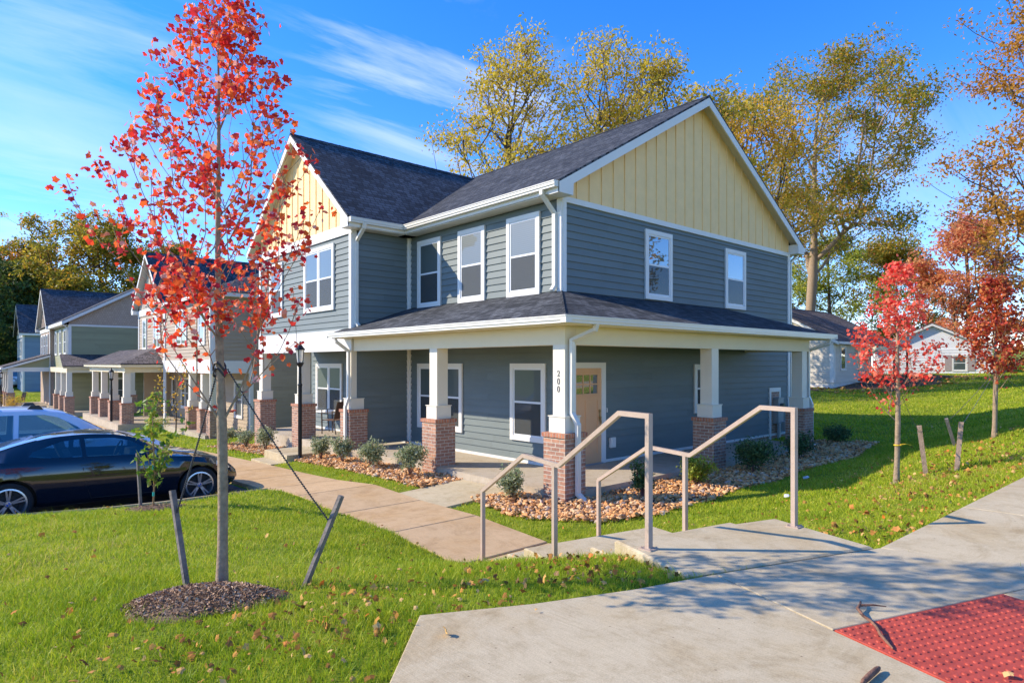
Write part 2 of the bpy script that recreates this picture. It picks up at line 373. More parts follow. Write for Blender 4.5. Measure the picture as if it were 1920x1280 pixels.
# ------------------------------------------------------------------ mesh builder
class MB:
    def __init__(s): s.v = []; s.f = []; s.uv = []; s.sm = []
    def face(s, pts, uvs=None, smooth=False):
        i = len(s.v); s.v += [tuple(map(float, p)) for p in pts]
        s.f.append(tuple(range(i, i + len(pts))))
        if uvs is None:
            p = [Vector(q) for q in pts]
            n = Vector((0, 0, 0))
            for k in range(len(p)):
                n += p[k].cross(p[(k + 1) % len(p)])
            a = [abs(c) for c in n]
            if a[2] >= a[0] and a[2] >= a[1]: uvs = [(q.x, q.y) for q in p]
            elif a[0] >= a[1]: uvs = [(q.y, q.z) for q in p]
            else: uvs = [(q.x, q.z) for q in p]
        s.uv += list(uvs); s.sm.append(smooth)
    def hexa(s, c):
        for q in ((3, 2, 1, 0), (4, 5, 6, 7), (0, 1, 5, 4), (1, 2, 6, 5), (2, 3, 7, 6), (3, 0, 4, 7)):
            s.face([c[k] for k in q])
    def box(s, x0, x1, y0, y1, z0, z1):
        s.hexa([(x0, y0, z0), (x1, y0, z0), (x1, y1, z0), (x0, y1, z0), (x0, y0, z1), (x1, y0, z1), (x1, y1, z1), (x0, y1, z1)])
    def cbox(s, cx, cy, w, d, z0, z1): s.box(cx - w / 2, cx + w / 2, cy - d / 2, cy + d / 2, z0, z1)
    def fbox(s, fr, s0, s1, z0, z1, d0, d1):
        c = [fr.p(a, z, d) for z in (z0, z1) for a, d in ((s0, d0), (s1, d0), (s1, d1), (s0, d1))]
        s.hexa(c)
    def prism(s, poly, z0, z1):      # poly list of xy ccw; z0, z1 numbers or per-vertex lists
        n = len(poly)
        a = z0 if hasattr(z0, '__len__') else [z0] * n
        b = z1 if hasattr(z1, '__len__') else [z1] * n
        s.face([(*poly[k], b[k]) for k in range(n)])
        s.face([(*poly[k], a[k]) for k in reversed(range(n))])
        for k in range(n):
            j = (k + 1) % n
            s.face([(*poly[k], a[k]), (*poly[j], a[j]), (*poly[j], b[j]), (*poly[k], b[k])])
    def slab(s, pts, t, udir, vdir):  # planar roof sheet, thickness t down; uv along udir/vdir
        u = Vector(udir).normalized(); v = Vector(vdir).normalized()
        s.face(pts, [(Vector(p).dot(u), Vector(p).dot(v)) for p in pts])
        lo = [(p[0], p[1], p[2] - t) for p in pts]
        s.face(lo[::-1])
        for k in range(len(pts)):
            j = (k + 1) % len(pts)
            s.face([lo[k], lo[j], pts[j], pts[k]])
    def sweep(s, path, w, h, side=None, closed_ends=True, sides=4, smooth=False):
        # section w (along side) x h; mitred corners
        P = [Vector(p) for p in path]; n = len(P); rings = []
        for i in range(n):
            t0 = (P[i] - P[i - 1]).normalized() if i > 0 else None
            t1 = (P[i + 1] - P[i]).normalized() if i < n - 1 else None
            t0 = t0 or t1; t1 = t1 or t0
            t = (t0 + t1).normalized()
            k = 1 / max(.3, t.dot(t1))
            if side is not None: sd = Vector(side).normalized()
            else:
                sd = t.cross(Vector((0, 0, 1)))
                if sd.length < 1e-3: sd = Vector((1, 0, 0))
                sd.normalize()
            nn = t.cross(sd).normalized(); sd2 = nn.cross(t).normalized()
            if sides == 4:
                rings.append([P[i] + sd2 * a * w / 2 + nn * b * h / 2 * k for a, b in ((-1, -1), (1, -1), (1, 1), (-1, 1))])
            else:
                rings.append([P[i] + sd2 * math.cos(q) * w / 2 + nn * math.sin(q) * h / 2 * k for q in [2 * math.pi * j / sides for j in range(sides)]])
        m = len(rings[0])
        for i in range(n - 1):
            for j in range(m):
                k = (j + 1) % m
                s.face([rings[i][j], rings[i][k], rings[i + 1][k], rings[i + 1][j]], smooth=smooth)
        if closed_ends: s.face(rings[0][::-1]); s.face(rings[-1])
    def lathe(s, cx, cy, prof, seg=16, smooth=True):
        for i in range(len(prof) - 1):
            (r0, z0), (r1, z1) = prof[i], prof[i + 1]
            for j in range(seg):
                a, b = 2 * math.pi * j / seg, 2 * math.pi * (j + 1) / seg
                s.face([(cx + r0 * math.cos(a), cy + r0 * math.sin(a), z0), (cx + r0 * math.cos(b), cy + r0 * math.sin(b), z0),
                        (cx + r1 * math.cos(b), cy + r1 * math.sin(b), z1), (cx + r1 * math.cos(a), cy + r1 * math.sin(a), z1)], smooth=smooth)
    def build(s, name, mat, parent=None, org=(0, 0, 0), weld=False):
        me = bpy.data.meshes.new(name)
        o0 = org
        me.from_pydata([(x - o0[0], y - o0[1], z - o0[2]) for x, y, z in s.v], [], s.f)
        ul = me.uv_layers.new(name='UVMap')
        ul.data.foreach_set('uv', [c for q in s.uv for c in q])
        me.polygons.foreach_set('use_smooth', s.sm)
        me.materials.append(M[mat] if isinstance(mat, str) else mat)
        bm = bmesh.new(); bm.from_mesh(me)
        bmesh.ops.remove_doubles(bm, verts=bm.verts, dist=1e-4) if weld else None
        bmesh.ops.recalc_face_normals(bm, faces=bm.faces) if weld else None
        bm.to_mesh(me); bm.free()
        ob = bpy.data.objects.new(name, me); COL.objects.link(ob)
        if parent is not None: ob.parent = parent
        elif any(o0): ob.location = o0
        return ob

class Frame:   # wall-local frame: s along the wall, z up, d outwards
    def __init__(s, o, sd, out): s.o = Vector((o[0], o[1], 0)); s.s = Vector((*sd, 0)); s.n = Vector((*out, 0))
    def p(s, a, z, d=0.0):
        q = s.o + s.s * a + s.n * d
        return (q.x, q.y, z)
def FX(x, y=0): return Frame((x, y), (0, 1), (-1, 0))      # wall facing -X, s = +Y
def FY(y, x=0): return Frame((x, y), (1, 0), (0, -1))      # wall facing -Y, s = +X

def np_mesh(name, V, F, mat, parent=None, smooth=False, loc=None):
    # V (n,3), F (m,k) constant k
    me = bpy.data.meshes.new(name)
    V = np.asarray(V, np.float32); F = np.asarray(F, np.int32)
    me.vertices.add(len(V)); me.vertices.foreach_set('co', V.ravel())
    k = F.shape[1]
    me.loops.add(F.size); me.loops.foreach_set('vertex_index', F.ravel())
    me.polygons.add(len(F)); me.polygons.foreach_set('loop_start', np.arange(len(F), dtype=np.int32) * k)
    me.polygons.foreach_set('use_smooth', np.full(len(F), smooth))
    me.update(calc_edges=True)
    mats = mat if isinstance(mat, list) else [mat]
    for q in mats: me.materials.append(M[q] if isinstance(q, str) else q)
    ob = bpy.data.objects.new(name, me); COL.objects.link(ob)
    if parent: ob.parent = parent
    if loc is not None: ob.location = loc
    return ob

def siding(mb, fr, s0, s1, z0, z1, top=None, expo=0.155, back=0.14):
    # lapped boards; top(s) optional roof line clip; solid backing
    mb.fbox(fr, s0, s1, z0, z1, -back, 0.0) if top is None else None
    z = z0
    while z < z1 - 0.01:
        e = min(expo, z1 - z)
        a0, a1 = s0, s1
        cuts = [a0]
        x = a0 + random.uniform(.6, 3.6)
        while x < a1 - .4:
            cuts.append(x); x += 3.66
        cuts.append(a1)
        for c0, c1 in zip(cuts[:-1], cuts[1:]):
            o = random.uniform(0, 40)
            b = [fr.p(c0 + .0025, z, .028), fr.p(c1 - .0025, z, .028), fr.p(c1 - .0025, z + e, .004), fr.p(c0 + .0025, z + e, .004)]
            mb.face(b, [(c0 + o, z), (c1 + o, z), (c1 + o, z + e), (c0 + o, z + e)])
            mb.face([fr.p(c0, z, .001), fr.p(c1, z, .001), b[1], b[0]])
        z += e

def bboard(mb, fr, sL, sR, z0, zT, sT, slope, pitch=0.4, back=.14):
    # board-and-batten gable under a roof of the given slope
    zt = lambda x: zT - abs(x - sT) * slope
    pts = [(sL, z0), (sR, z0), (sR, zt(sR)), (sT, zT), (sL, zt(sL))]
    mb.face([fr.p(a, z, .004) for a, z in pts])
    mb.face([fr.p(a, z, -back) for a, z in pts][::-1])
    if pitch is None: return
    n = int((sR - sL) / pitch)
    off = ((sR - sL) - n * pitch) / 2
    for k in range(n + 1):
        a = sL + off + k * pitch
        a0, a1 = a - .022, a + .022
        mb.hexa([fr.p(a0, z0, .004), fr.p(a1, z0, .004), fr.p(a1, z0, .024), fr.p(a0, z0, .024),
             fr.p(a0, zt(a0), .004), fr.p(a1, zt(a1), .004), fr.p(a1, zt(a1), .024), fr.p(a0, zt(a0), .024)])

def window(parent, org, fr, s0, s1, z0, z1, pane='pane', units=1, hung=True, trim=.1, name='window', d=.016):
    """trim casing (part) > sash, pane (sub-parts); s0..s1, z0..z1 are outer casing limits"""
    m = MB(); D = .05 + d; B = .006 + d
    m.fbox(fr, s0, s0 + trim, z0, z1, B, D); m.fbox(fr, s1 - trim, s1, z0, z1, B, D)
    m.fbox(fr, s0 + trim, s1 - trim, z1 - trim, z1, B, D); m.fbox(fr, s0 + trim, s1 - trim, z0, z0 + trim, B, D)
    if units == 2:
        c = (s0 + s1) / 2
        m.fbox(fr, c - .04, c + .04, z0 + trim, z1 - trim, B, D - .006)
    w = m.build(name, 'trim', parent, org)
    sm, pm, sc_ = MB(), MB(), MB()
    a0, a1 = s0 + trim, s1 - trim
    spans = [(a0, a1)] if units == 1 else [(a0, (s0 + s1) / 2 - .04), ((s0 + s1) / 2 + .04, a1)]
    for b0, b1 in spans:
        q0, q1 = z0 + trim, z1 - trim; zm = (q0 + q1) / 2; t = .04
        sm.fbox(fr, b0, b0 + t, q0, q1, B, D - .016); sm.fbox(fr, b1 - t, b1, q0, q1, B, D - .016)
        sm.fbox(fr, b0 + t, b1 - t, q0, q0 + t, B, D - .016); sm.fbox(fr, b0 + t, b1 - t, q1 - t, q1, B, D - .016)
        if hung: sm.fbox(fr, b0 + t, b1 - t, zm - .022, zm + .022, B, D - .012)
        pts = [fr.p(b0 + t, q0 + t, B + .022), fr.p(b1 - t, q0 + t, B + .022), fr.p(b1 - t, q1 - t, B + .022), fr.p(b0 + t, q1 - t, B + .022)]
        if hung and d == .0161:
            sc_.face([fr.p(b0 + t, q0 + t, B + .027), fr.p(b1 - t, q0 + t, B + .027), fr.p(b1 - t, zm - .022, B + .027), fr.p(b0 + t, zm - .022, B + .027)])
        pm.face(pts, [(b0, q0), (b1, q0), (b1, q1), (b0, q1)])
    sm.build('sash', 'sash', w, org)
    pm.build('pane', pane, w, org)
    if sc_.f: sc_.build('insect_screen', 'screen', w, org)
    return w

def gable_roof(parent, org, axis, c, half, a0, a1, ze, zr, mat, t=.05, name='roof'):
    # ridge along axis 'x' or 'y' at cross coordinate c from a0 to a1
    mb = MB(); L = math.hypot(half, zr - ze)
    for sg in (-1, 1):
        e = c + sg * half
        P = lambda a, q, z: (a, q, z) if axis == 'x' else (q, a, z)
        pts = [P(a0, e, ze), P(a1, e, ze), P(a1, c, zr), P(a0, c, zr)]
        if (axis == 'x') == (sg > 0): pts = pts[::-1]
        u = (1, 0, 0) if axis == 'x' else (0, 1, 0)
        v = P(0, -sg * half / L, (zr - ze) / L)
        mb.slab(pts, t, u, v)
    cap = MB()
    P = (lambda a, q, z: (a, q, z)) if axis == 'x' else (lambda a, q, z: (q, a, z))
    sl = (zr - ze) / half
    n = int(abs(a1 - a0) / .3)
    for k in range(n):
        b0 = a0 + (a1 - a0) * k / n; b1 = a0 + (a1 - a0) * (k + 1) / n
        for sg in (-1, 1):
            mb.face([P(b0, c, zr + .022), P(b1, c, zr + .016), P(b1, c + sg * .14, zr - .14 * sl + .012), P(b0, c + sg * .14, zr - .14 * sl + .018)])
    return mb.build(name, mat, parent, org)

def rake(mb, axis_x, plane, c, half, ze, zr, th=.2, dep=.03, t=.05):
    # pair of rake boards on a gable end; plane = coordinate of the outer face along ridge axis
    sl = (zr - ze) / half
    for sg in (-1, 1):
        a = [(c + sg * half, ze - t), (c, zr - t), (c, zr - t - th), (c + sg * half, ze - t - th)]
        P = (lambda q, z, d: (plane + d, q, z)) if axis_x else (lambda q, z, d: (q, plane + d, z))
        c8 = [P(q, z, 0) for q, z in a] + [P(q, z, dep) for q, z in a]
        mb.hexa(c8)

def gutter(mb, path, side_out):   # K-profile along a horizontal path; simple 3-step section
    for p, q in ((path[0], path[-1]), (path[-1], path[0])):     # end plates
        t = (Vector(p) - Vector(q)).normalized() * .004; o = Vector((*side_out, 0))
        a, b = Vector(p) - t * .5, Vector(p) + t
        c = [k + o * d + Vector((0, 0, z)) for z in (-.022, .099) for k, d in ((a, -.01), (b, -.01), (b, .125), (a, .125))]
        mb.hexa(c)
    mb.sweep([(p[0] + side_out[0] * .05, p[1] + side_out[1] * .05, p[2]) for p in path], .10, .045)
    mb.sweep([(p[0] + side_out[0] * .06, p[1] + side_out[1] * .06, p[2] + .05) for p in path], .12, .055)
    mb.sweep([(p[0] + side_out[0] * .065, p[1] + side_out[1] * .065, p[2] + .088) for p in path], .135, .02)

def downspout(parent, org, path, w=.085, h=.06, side=None, mat='gutter'):
    mb = MB(); mb.sweep(path, w, h, side)
    return mb.build('downspout', mat, parent, org)

def column(parent, org, x, y, zb, zp, zt, pier=.50, plinth=.37, shaft=.275, plinth_h=.27, mat='trim_post'):
    m = MB(); m.cbox(x, y, shaft, shaft, zp + plinth_h, zt); m.cbox(x, y, plinth, plinth, zp + .002, zp + plinth_h)
    m.cbox(x, y, plinth + .03, plinth + .03, zp + plinth_h - .003, zp + plinth_h + .012)
    col = m.build('porch_post', mat, parent, org)
    b = MB(); b.cbox(x, y, pier, pier, zb, zp - .07)
    b.build('brick_pier', 'brick', col, org)
    c = MB(); c.cbox(x, y, pier + .05, pier + .05, zp - .07, zp)
    c.build('pier_cap', 'brick_cap', col, org)
    return col
# ------------------------------------------------------------------ terrain
CP=np.array([
(-2.5,-2.5,-.17),(-2.2,-.9,-.16),(-2.3,2,-.17),(-2.3,4,-.2),(-2.3,6,-.28),(1,-2.3,-.13),(4,-2.4,-.1),(7,-2.3,-.06),(-2.5,11,-.5),(-2.5,17,-.85),(-2.8,25,-1.0),(-4,34,-1.1),
(-4.1,-3.1,-.3),(-4.1,0,-.22),(-4.1,3,-.27),(-4.1,5,-.34),(-4.1,9.3,-.49),(-4.1,16,-.8),(-4.1,25,-1.05),(-5.5,40,-1.2),
(-5.5,3.7,-.38),(-8.6,3.7,-.32),(-14,4,-.25),(-12,12,-.5),(-8,20,-.9),(-15,25,-.9),(-20,40,-1.0),
(-5.3,2,-.04),(-7,1.7,-.04),(-9,1.9,.10),(-12,2,.2),
(-7,-2.5,.3),(-9,-2.5,.38),(-12,-3,.45),(-7.5,-5,.56),(-10,-6,.62),(-14,-6,.66),
(-5.5,-7,.62),(-8,-8,.64),(-9.4,-9,.64),(-3.5,-7.5,.64),(0,-8,.80),(5,-8,1.03),(12,-8,1.35),(25,-8,1.9),
(-5.33,-5.5,.50),(-5.5,-5.95,.60),(-5.75,-6.25,.62),(-5.9,-5.5,.53),(-5.3,-5.15,.40),(-5.15,-4.7,.26),(-5.0,-4.0,.0),(-5.0,-3.2,-.18),(-5.2,-1,-.05),
(-2.5,-5.5,.1),(-2.9,-4.2,-.15),(0,-6.4,.55),(0,-5.0,.12),(0,-3.4,-.16),(2.5,-6.4,.72),(2.5,-5,.3),(2.5,-3.4,-.12),(6,-6.6,.9),(6,-5,.45),(6,-3.4,-.05),(11,-6.5,1.05),(11,-4.5,.45),(11,-2.5,.05),(17,-6.5,1.2),(17,-3,.35),
(9,0,-.1),(12,5,.0),(5,5,-.1),(2,9,-.2),(10,12,-.2),(22,0,.45),(22,8,.35),(31,6,.45),(36,12,1.0),(34,-3,.9),(45,-10,1.5),(48,4,1.35),(60,10,1.7),(65,-25,2.5),(20,20,.1),(5,20,-.7),(10,35,-.8),
(-20,70,-.2),(-5,62,-.9),(-5,80,-.3),(-12,100,1.5),(-45,80,1),(10,120,5),(40,60,2),(-60,20,-.3),(-40,-20,.6),(0,-40,1),(35,-40,2.2),(100,0,3),(100,80,4),(-100,100,3),(-100,-60,1),(60,-90,3),(-20,150,8),(60,150,8),
],float)
def _fit():
    n=len(CP);X=CP[:,:2]/10
    d=np.linalg.norm(X[:,None]-X[None],axis=2)
    K=d  # biharmonic 3D-like kernel r (no overshoot)
    A=np.zeros((n+3,n+3));A[:n,:n]=K+np.eye(n)*.002
    A[:n,n]=1;A[:n,n+1:]=X;A[n,:n]=1;A[n+1:,:n]=X.T
    b=np.zeros(n+3);b[:n]=CP[:,2]
    return np.linalg.solve(A,b)
_W=_fit()
def gz(x,y):
    x=np.asarray(x,float);y=np.asarray(y,float);sh=x.shape
    q=np.stack([x.ravel(),y.ravel()],1)/10
    n=len(CP);out=np.empty(len(q))
    for i in range(0,len(q),20000):
        p=q[i:i+20000]
        d=np.sqrt(((p[:,None]-CP[None,:,:2]/10)**2).sum(2)+4e-4)
        out[i:i+20000]=d@_W[:n]+_W[n]+p@_W[n+1:]
    return out.reshape(sh)
def gz1(x, y): return float(gz(np.array([x]), np.array([y]))[0])

def ccw_(p):
    a = sum(p[i][0] * p[(i + 1) % len(p)][1] - p[(i + 1) % len(p)][0] * p[i][1] for i in range(len(p)))
    return list(p) if a > 0 else list(p)[::-1]
def inpoly(X, Y, poly):
    r = np.zeros(X.shape, bool); n = len(poly)
    for i in range(n):
        (x0, y0), (x1, y1) = poly[i], poly[(i + 1) % n]
        c = ((y0 > Y) != (y1 > Y)) & (X < (x1 - x0) * (Y - y0) / ((y1 - y0) or 1e-9) + x0)
        r ^= c
    return r
def grow(poly, d):
    p = np.array(poly); n = len(p)
    area = sum(p[i][0] * p[(i + 1) % n][1] - p[(i + 1) % n][0] * p[i][1] for i in range(n))
    sg = 1 if area > 0 else -1; out = []
    for i in range(n):
        e0 = p[i] - p[i - 1]; e1 = p[(i + 1) % n] - p[i]
        n0 = np.array([e0[1], -e0[0]]) / np.linalg.norm(e0) * sg; n1 = np.array([e1[1], -e1[0]]) / np.linalg.norm(e1) * sg
        b = n0 + n1; b = b / max(.35, (np.linalg.norm(b) ** 2) / 2)
        out.append(tuple(p[i] + b * d))
    return out

ZL = .64
def zsw(x): return ZL + .045 * max(0.0, x + 3.75)        # street sidewalk climbs to the right
def zlow(y): return gz1(-4.1, y) + .03                    # lower sidewalk
# stairs frame: origin at front top post, dd = downhill, ww = across
dd = np.array([.204, .979]); dd /= np.linalg.norm(dd); ww = np.array([dd[1], -dd[0]])
S0 = np.array([-5.17, -5.92])
def st(a, b): q = S0 + dd * a + ww * b; return (float(q[0]), float(q[1]))
# paving polygons (xy, ccw) with a z function
WALK = [(-3.75, -7.14), (-5.32, -6.60), (-6.0, -6.40), (-6.67, -6.14), (-7.3, -5.82), (-7.95, -6.5), (-9.0, -7.6), (-10.2, -9.6), (-10.2, -12), (-2.9, -12), (-2.9, -10.3), (-3.2, -9.2)]
LAND = [(-5.17, -5.57), (-5.50, -6.49), (-3.75, -7.10), (-3.41, -6.11)]
SWR = [(-3.72, -7.14), (-3.15, -9.2), (26, -11.0), (26, -9.1), (6, -7.62), (.26, -7.45)]
PATH_Y = [-2.95] + [(-2.95 + 1.52 * k) for k in range(1, 38)]
LOWER = [(-4.85, -2.95), (-3.35, -2.95), (-3.35, 54), (-4.85, 54)]
PORCH = [(-1.80, 5.62), (-1.80, -1.79), (7.85, -1.79), (7.85, 0), (0, 0), (0, 5.62)]
PORCH2 = [(-1.80, 12.1), (-1.80, 5.64), (0, 5.64), (0, 12.1)]
WALKA = [(-3.34, .95), (-3.34, -.55), (-1.81, -.55), (-1.81, .95)]
WALKB = [(-3.34, 8.1), (-3.34, 6.75), (-2.95, 6.75), (-2.95, 8.1)]
STOOP = [(-2.95, 8.2), (-2.95, 6.7), (-1.81, 6.7), (-1.81, 8.2)]
PARK = [(-30, 2.45), (-4.87, 2.45), (-4.87, 54), (-30, 54)]
BED_B = [(-2.75, 6.62), (-2.75, .98), (-1.78, .98), (-1.78, 6.62)]
BED_L = [(-2.75, 13.6), (-2.75, 8.25), (-1.78, 8.25), (-1.78, 13.6)]
BED_C = [(-2.75, -.58), (-2.9, -2.0), (-2.3, -3.0), (-1.2, -3.3), (1.0, -3.25), (3.5, -3.35), (6.0, -3.4), (8.3, -3.1), (8.9, -1.6), (7.87, -1.2), (7.87, -1.78), (-1.78, -1.78), (-1.78, -.58)]
HOUSE = [(0, 0), (10.1, 0), (10.1, 12.1), (0, 12.1)]
# ground sheet: one grid, fine near the camera
def axis(lo, f0, f1, hi, fine, n):
    a = list(np.arange(f0, f1 + 1e-6, fine))
    l = f0 - np.geomspace(fine, f0 - lo, n); r = f1 + np.geomspace(fine, hi - f1, n)
    return np.array(sorted(set(np.round(np.concatenate([l, a, r]), 4))))
GX = axis(-240, -13, 13, 240, .16, 34); GY = axis(-240, -9.5, 13.5, 260, .16, 34)
XX, YY = np.meshgrid(GX, GY, indexing='ij')
ZZ = gz(XX, YY)
far = np.maximum(0, np.hypot(XX - 5, YY - 10) - 110)
ZZ = ZZ - .00 * far
_rough = (np.sin(XX * 3.1 + np.cos(YY * 2.3) * 2) * np.cos(YY * 2.7 + np.sin(XX * 1.7))) * .012
ZZ = ZZ + _rough
def clampz(poly, fz, d=.1):
    m = inpoly(XX, YY, grow(poly, d))
    if m.any(): ZZ[m] = np.minimum(ZZ[m], np.array([fz(a, b) for a, b in zip(XX[m], YY[m])]))
clampz(WALK, lambda x, y: ZL - .04); clampz(ccw_(LAND), lambda x, y: ZL - .03, .10)
clampz(SWR, lambda x, y: zsw(x) - .05)
clampz(LOWER, lambda x, y: zlow(y) - .05); clampz(WALKA, lambda x, y: -.24); clampz(WALKB, lambda x, y: -.42)
clampz(PORCH, lambda x, y: -.2, .0); clampz(PORCH2, lambda x, y: -.2, .0); clampz(HOUSE, lambda x, y: -.2, -.05)
clampz(grow(PARK, -.02), lambda x, y: gz1(x, y) - .07, 0)
ST_POLY = [st(.3, -.05), st(.3, 1.72), st(3.05, 1.72), st(3.05, -.05)]
clampz(ST_POLY, lambda x, y: ZL - .06 - .30 * max(0, (np.array([x, y]) - S0) @ dd - .3), .0)
PADB = ccw_([st(2.5, -.06), st(2.5, 1.78), (-3.30, -2.9), (-4.9, -2.9)])
clampz(PADB, lambda x, y: -.36, .12)
nx, ny = XX.shape
V = np.stack([XX.ravel(), YY.ravel(), ZZ.ravel()], 1)
I = np.arange(nx * ny).reshape(nx, ny)
F = np.stack([I[:-1, :-1].ravel(), I[1:, :-1].ravel(), I[1:, 1:].ravel(), I[:-1, 1:].ravel()], 1)
M['ground'] = ground_mat('lawn_soil', [(.32, (.08, .095, .015)), (.46, (.17, .22, .02)), (.56, (.26, .30, .03)), (.68, (.38, .29, .10))], .8, 30, .5)
g = np_mesh('ground', V, F, 'ground', smooth=True); tag(g, kind='structure')
def gzt(x, y):   # height of the built sheet
    i = np.clip(np.searchsorted(GX, x) - 1, 0, nx - 2); j = np.clip(np.searchsorted(GY, y) - 1, 0, ny - 2)
    u = (x - GX[i]) / (GX[i + 1] - GX[i]); v = (y - GY[j]) / (GY[j + 1] - GY[j])
    return (ZZ[i, j] * (1 - u) * (1 - v) + ZZ[i + 1, j] * u * (1 - v) + ZZ[i, j + 1] * (1 - u) * v + ZZ[i + 1, j + 1] * u * v)

# ---------------------------------------------------------------- paving
def beveled(mb, poly, zf, th=.12, bev=.008):
    n = len(poly); inn = grow(poly, -bev)
    zo = [zf(*p) for p in poly]; zi = [zf(*p) for p in inn]
    mb.face([(*inn[k], zi[k]) for k in range(n)])
    for k in range(n):
        j = (k + 1) % n
        mb.face([(*poly[k], zo[k] - bev * .7), (*poly[j], zo[j] - bev * .7), (*inn[j], zi[j]), (*inn[k], zi[k])])
        mb.face([(*poly[k], zo[k] - th), (*poly[j], zo[j] - th), (*poly[j], zo[j] - bev * .7), (*poly[k], zo[k] - bev * .7)])
def ccw(p):
    a = sum(p[i][0] * p[(i + 1) % len(p)][1] - p[(i + 1) % len(p)][0] * p[i][1] for i in range(len(p)))
    return list(p) if a > 0 else list(p)[::-1]
def shrink(p, d): return grow(ccw(p), -d)
mb = MB()
J0, J1, J2 = (-5.32, -6.60), (-5.69, -7.55), (-5.95, -8.13)
# near slabs, cut along the joints seen on the walk
PADP = [(-5.69, -7.55), (-4.28, -8.05), (-4.62, -9.0), (-6.03, -8.50)]
slabA = ccw([J0, (-6.0, -6.40), (-6.67, -6.14), (-7.3, -5.82), (-7.95, -6.5), (-9.0, -7.6), (-10.2, -9.6), (-10.2, -12), (-7.2, -12), (-6.03, -8.50), J1])
slabB = ccw([J0, J1, (-4.28, -8.05), (-3.28, -8.40), (-3.75, -7.14)])
slabC = ccw([(-4.28, -8.05), (-4.62, -9.0), (-5.9, -12), (-3.0, -12), (-3.28, -8.40)])
slabD = ccw([(-6.03, -8.50), (-4.62, -9.0), (-5.9, -12), (-7.2, -12)])
for p in (slabA, slabB, slabC, slabD): beveled(mb, shrink(p, .005), lambda x, y: ZL, .15, .006)
w = mb.build('street_sidewalk', 'concrete'); tag(w, kind='structure')
mb = MB()
xs = [-3.72, -1.9, 0, 1.9, 3.8, 5.7, 7.6, 9.5, 11.4, 13.3, 15.2, 17.1, 19, 22, 26]
def lerp_edge(x, pts):
    for (x0, y0), (x1, y1) in zip(pts[:-1], pts[1:]):
        if x0 <= x <= x1: return y0 + (y1 - y0) * (x - x0) / (x1 - x0)
    return pts[-1][1]
up = [(-3.72, -7.14), (.26, -7.45), (6, -7.62), (26, -9.1)]; dn = [(-3.72, -8.9), (26, -10.9)]
for a, b in zip(xs[:-1], xs[1:]):
    beveled(mb, shrink([(a, lerp_edge(a, dn)), (b, lerp_edge(b, dn)), (b, lerp_edge(b, up)), (a, lerp_edge(a, up))], .006), lambda x, y: zsw(x) - .003, .15, .006)
w = mb.build('street_sidewalk', 'concrete'); tag(w, kind='structure')
mb = MB()
for a, b in zip(PATH_Y[:-1], PATH_Y[1:]):
    beveled(mb, shrink([(-4.85, a), (-3.35, a), (-3.35, b), (-4.85, b)], .006), lambda x, y: zlow(y), .2, .01)
w = mb.build('sidewalk', 'concrete_warm'); tag(w, kind='structure')
mb = MB()
beveled(mb, shrink(WALKA, .006), lambda x, y: -.125 - .05 * (-1.81 - x), .15, .006)
beveled(mb, shrink(WALKB, .006), lambda x, y: -.36 + .0 * x, .15, .006)
w = mb.build('entry_path', 'concrete'); tag(w, kind='structure')
mb = MB(); beveled(mb, shrink(STOOP, .0), lambda x, y: -.17, .4, .015)
w = mb.build('stoop_step', 'concrete'); tag(w, kind='structure')
# stairs: landing + six risers in two flights
mb = MB(); beveled(mb, ccw(LAND), lambda x, y: ZL, .5, .02)
tr = [(.0, .36, 0)]
runs = [(.36, .70, 1), (.70, 1.04, 2), (1.04, 1.85, 3), (1.85, 2.20, 4), (2.20, 2.55, 5)]
for a, b, k in runs:
    beveled(mb, ccw([st(a, -.06), st(b, -.06), st(b, 1.74), st(a, 1.74)]), lambda x, y, k=k: ZL - .148 * k, .9, .015)
w = mb.build('steps', 'concrete'); tag(w, kind='structure')
# bottom pad joining the bent sidewalk to the steps
mb = MB(); beveled(mb, ccw([st(2.555, -.06), st(2.555, 1.74), (-3.35, -2.96), (-4.85, -2.96)]), lambda x, y: -.268, .2, .01)
w = mb.build('sidewalk', 'concrete_warm'); tag(w, kind='structure')
# parking lot
px = np.concatenate([np.arange(-30, -4.87, .8), [-4.87]]); py = np.arange(2.45, 54.5, .8)
PX, PY = np.meshgrid(px, py, indexing='ij'); PZ = gz(PX, PY) - .02
I = np.arange(PX.size).reshape(PX.shape)
o = np_mesh('parking_lot', np.stack([PX.ravel(), PY.ravel(), PZ.ravel()], 1),
            np.stack([I[:-1, :-1].ravel(), I[1:, :-1].ravel(), I[1:, 1:].ravel(), I[:-1, 1:].ravel()], 1), 'asphalt'); tag(o, kind='structure')
mb = MB()
for k in range(30):
    a = -30 + k * .83; b = a + .825
    mb.prism([(a, 2.30), (b, 2.30), (b, 2.45), (a, 2.45)], -.6, [gz1(a, 2.3) + .05, gz1(b, 2.3) + .05, gz1(b, 2.45) + .05, gz1(a, 2.45) + .05])
w = mb.build('kerb', 'concrete'); tag(w, kind='structure')
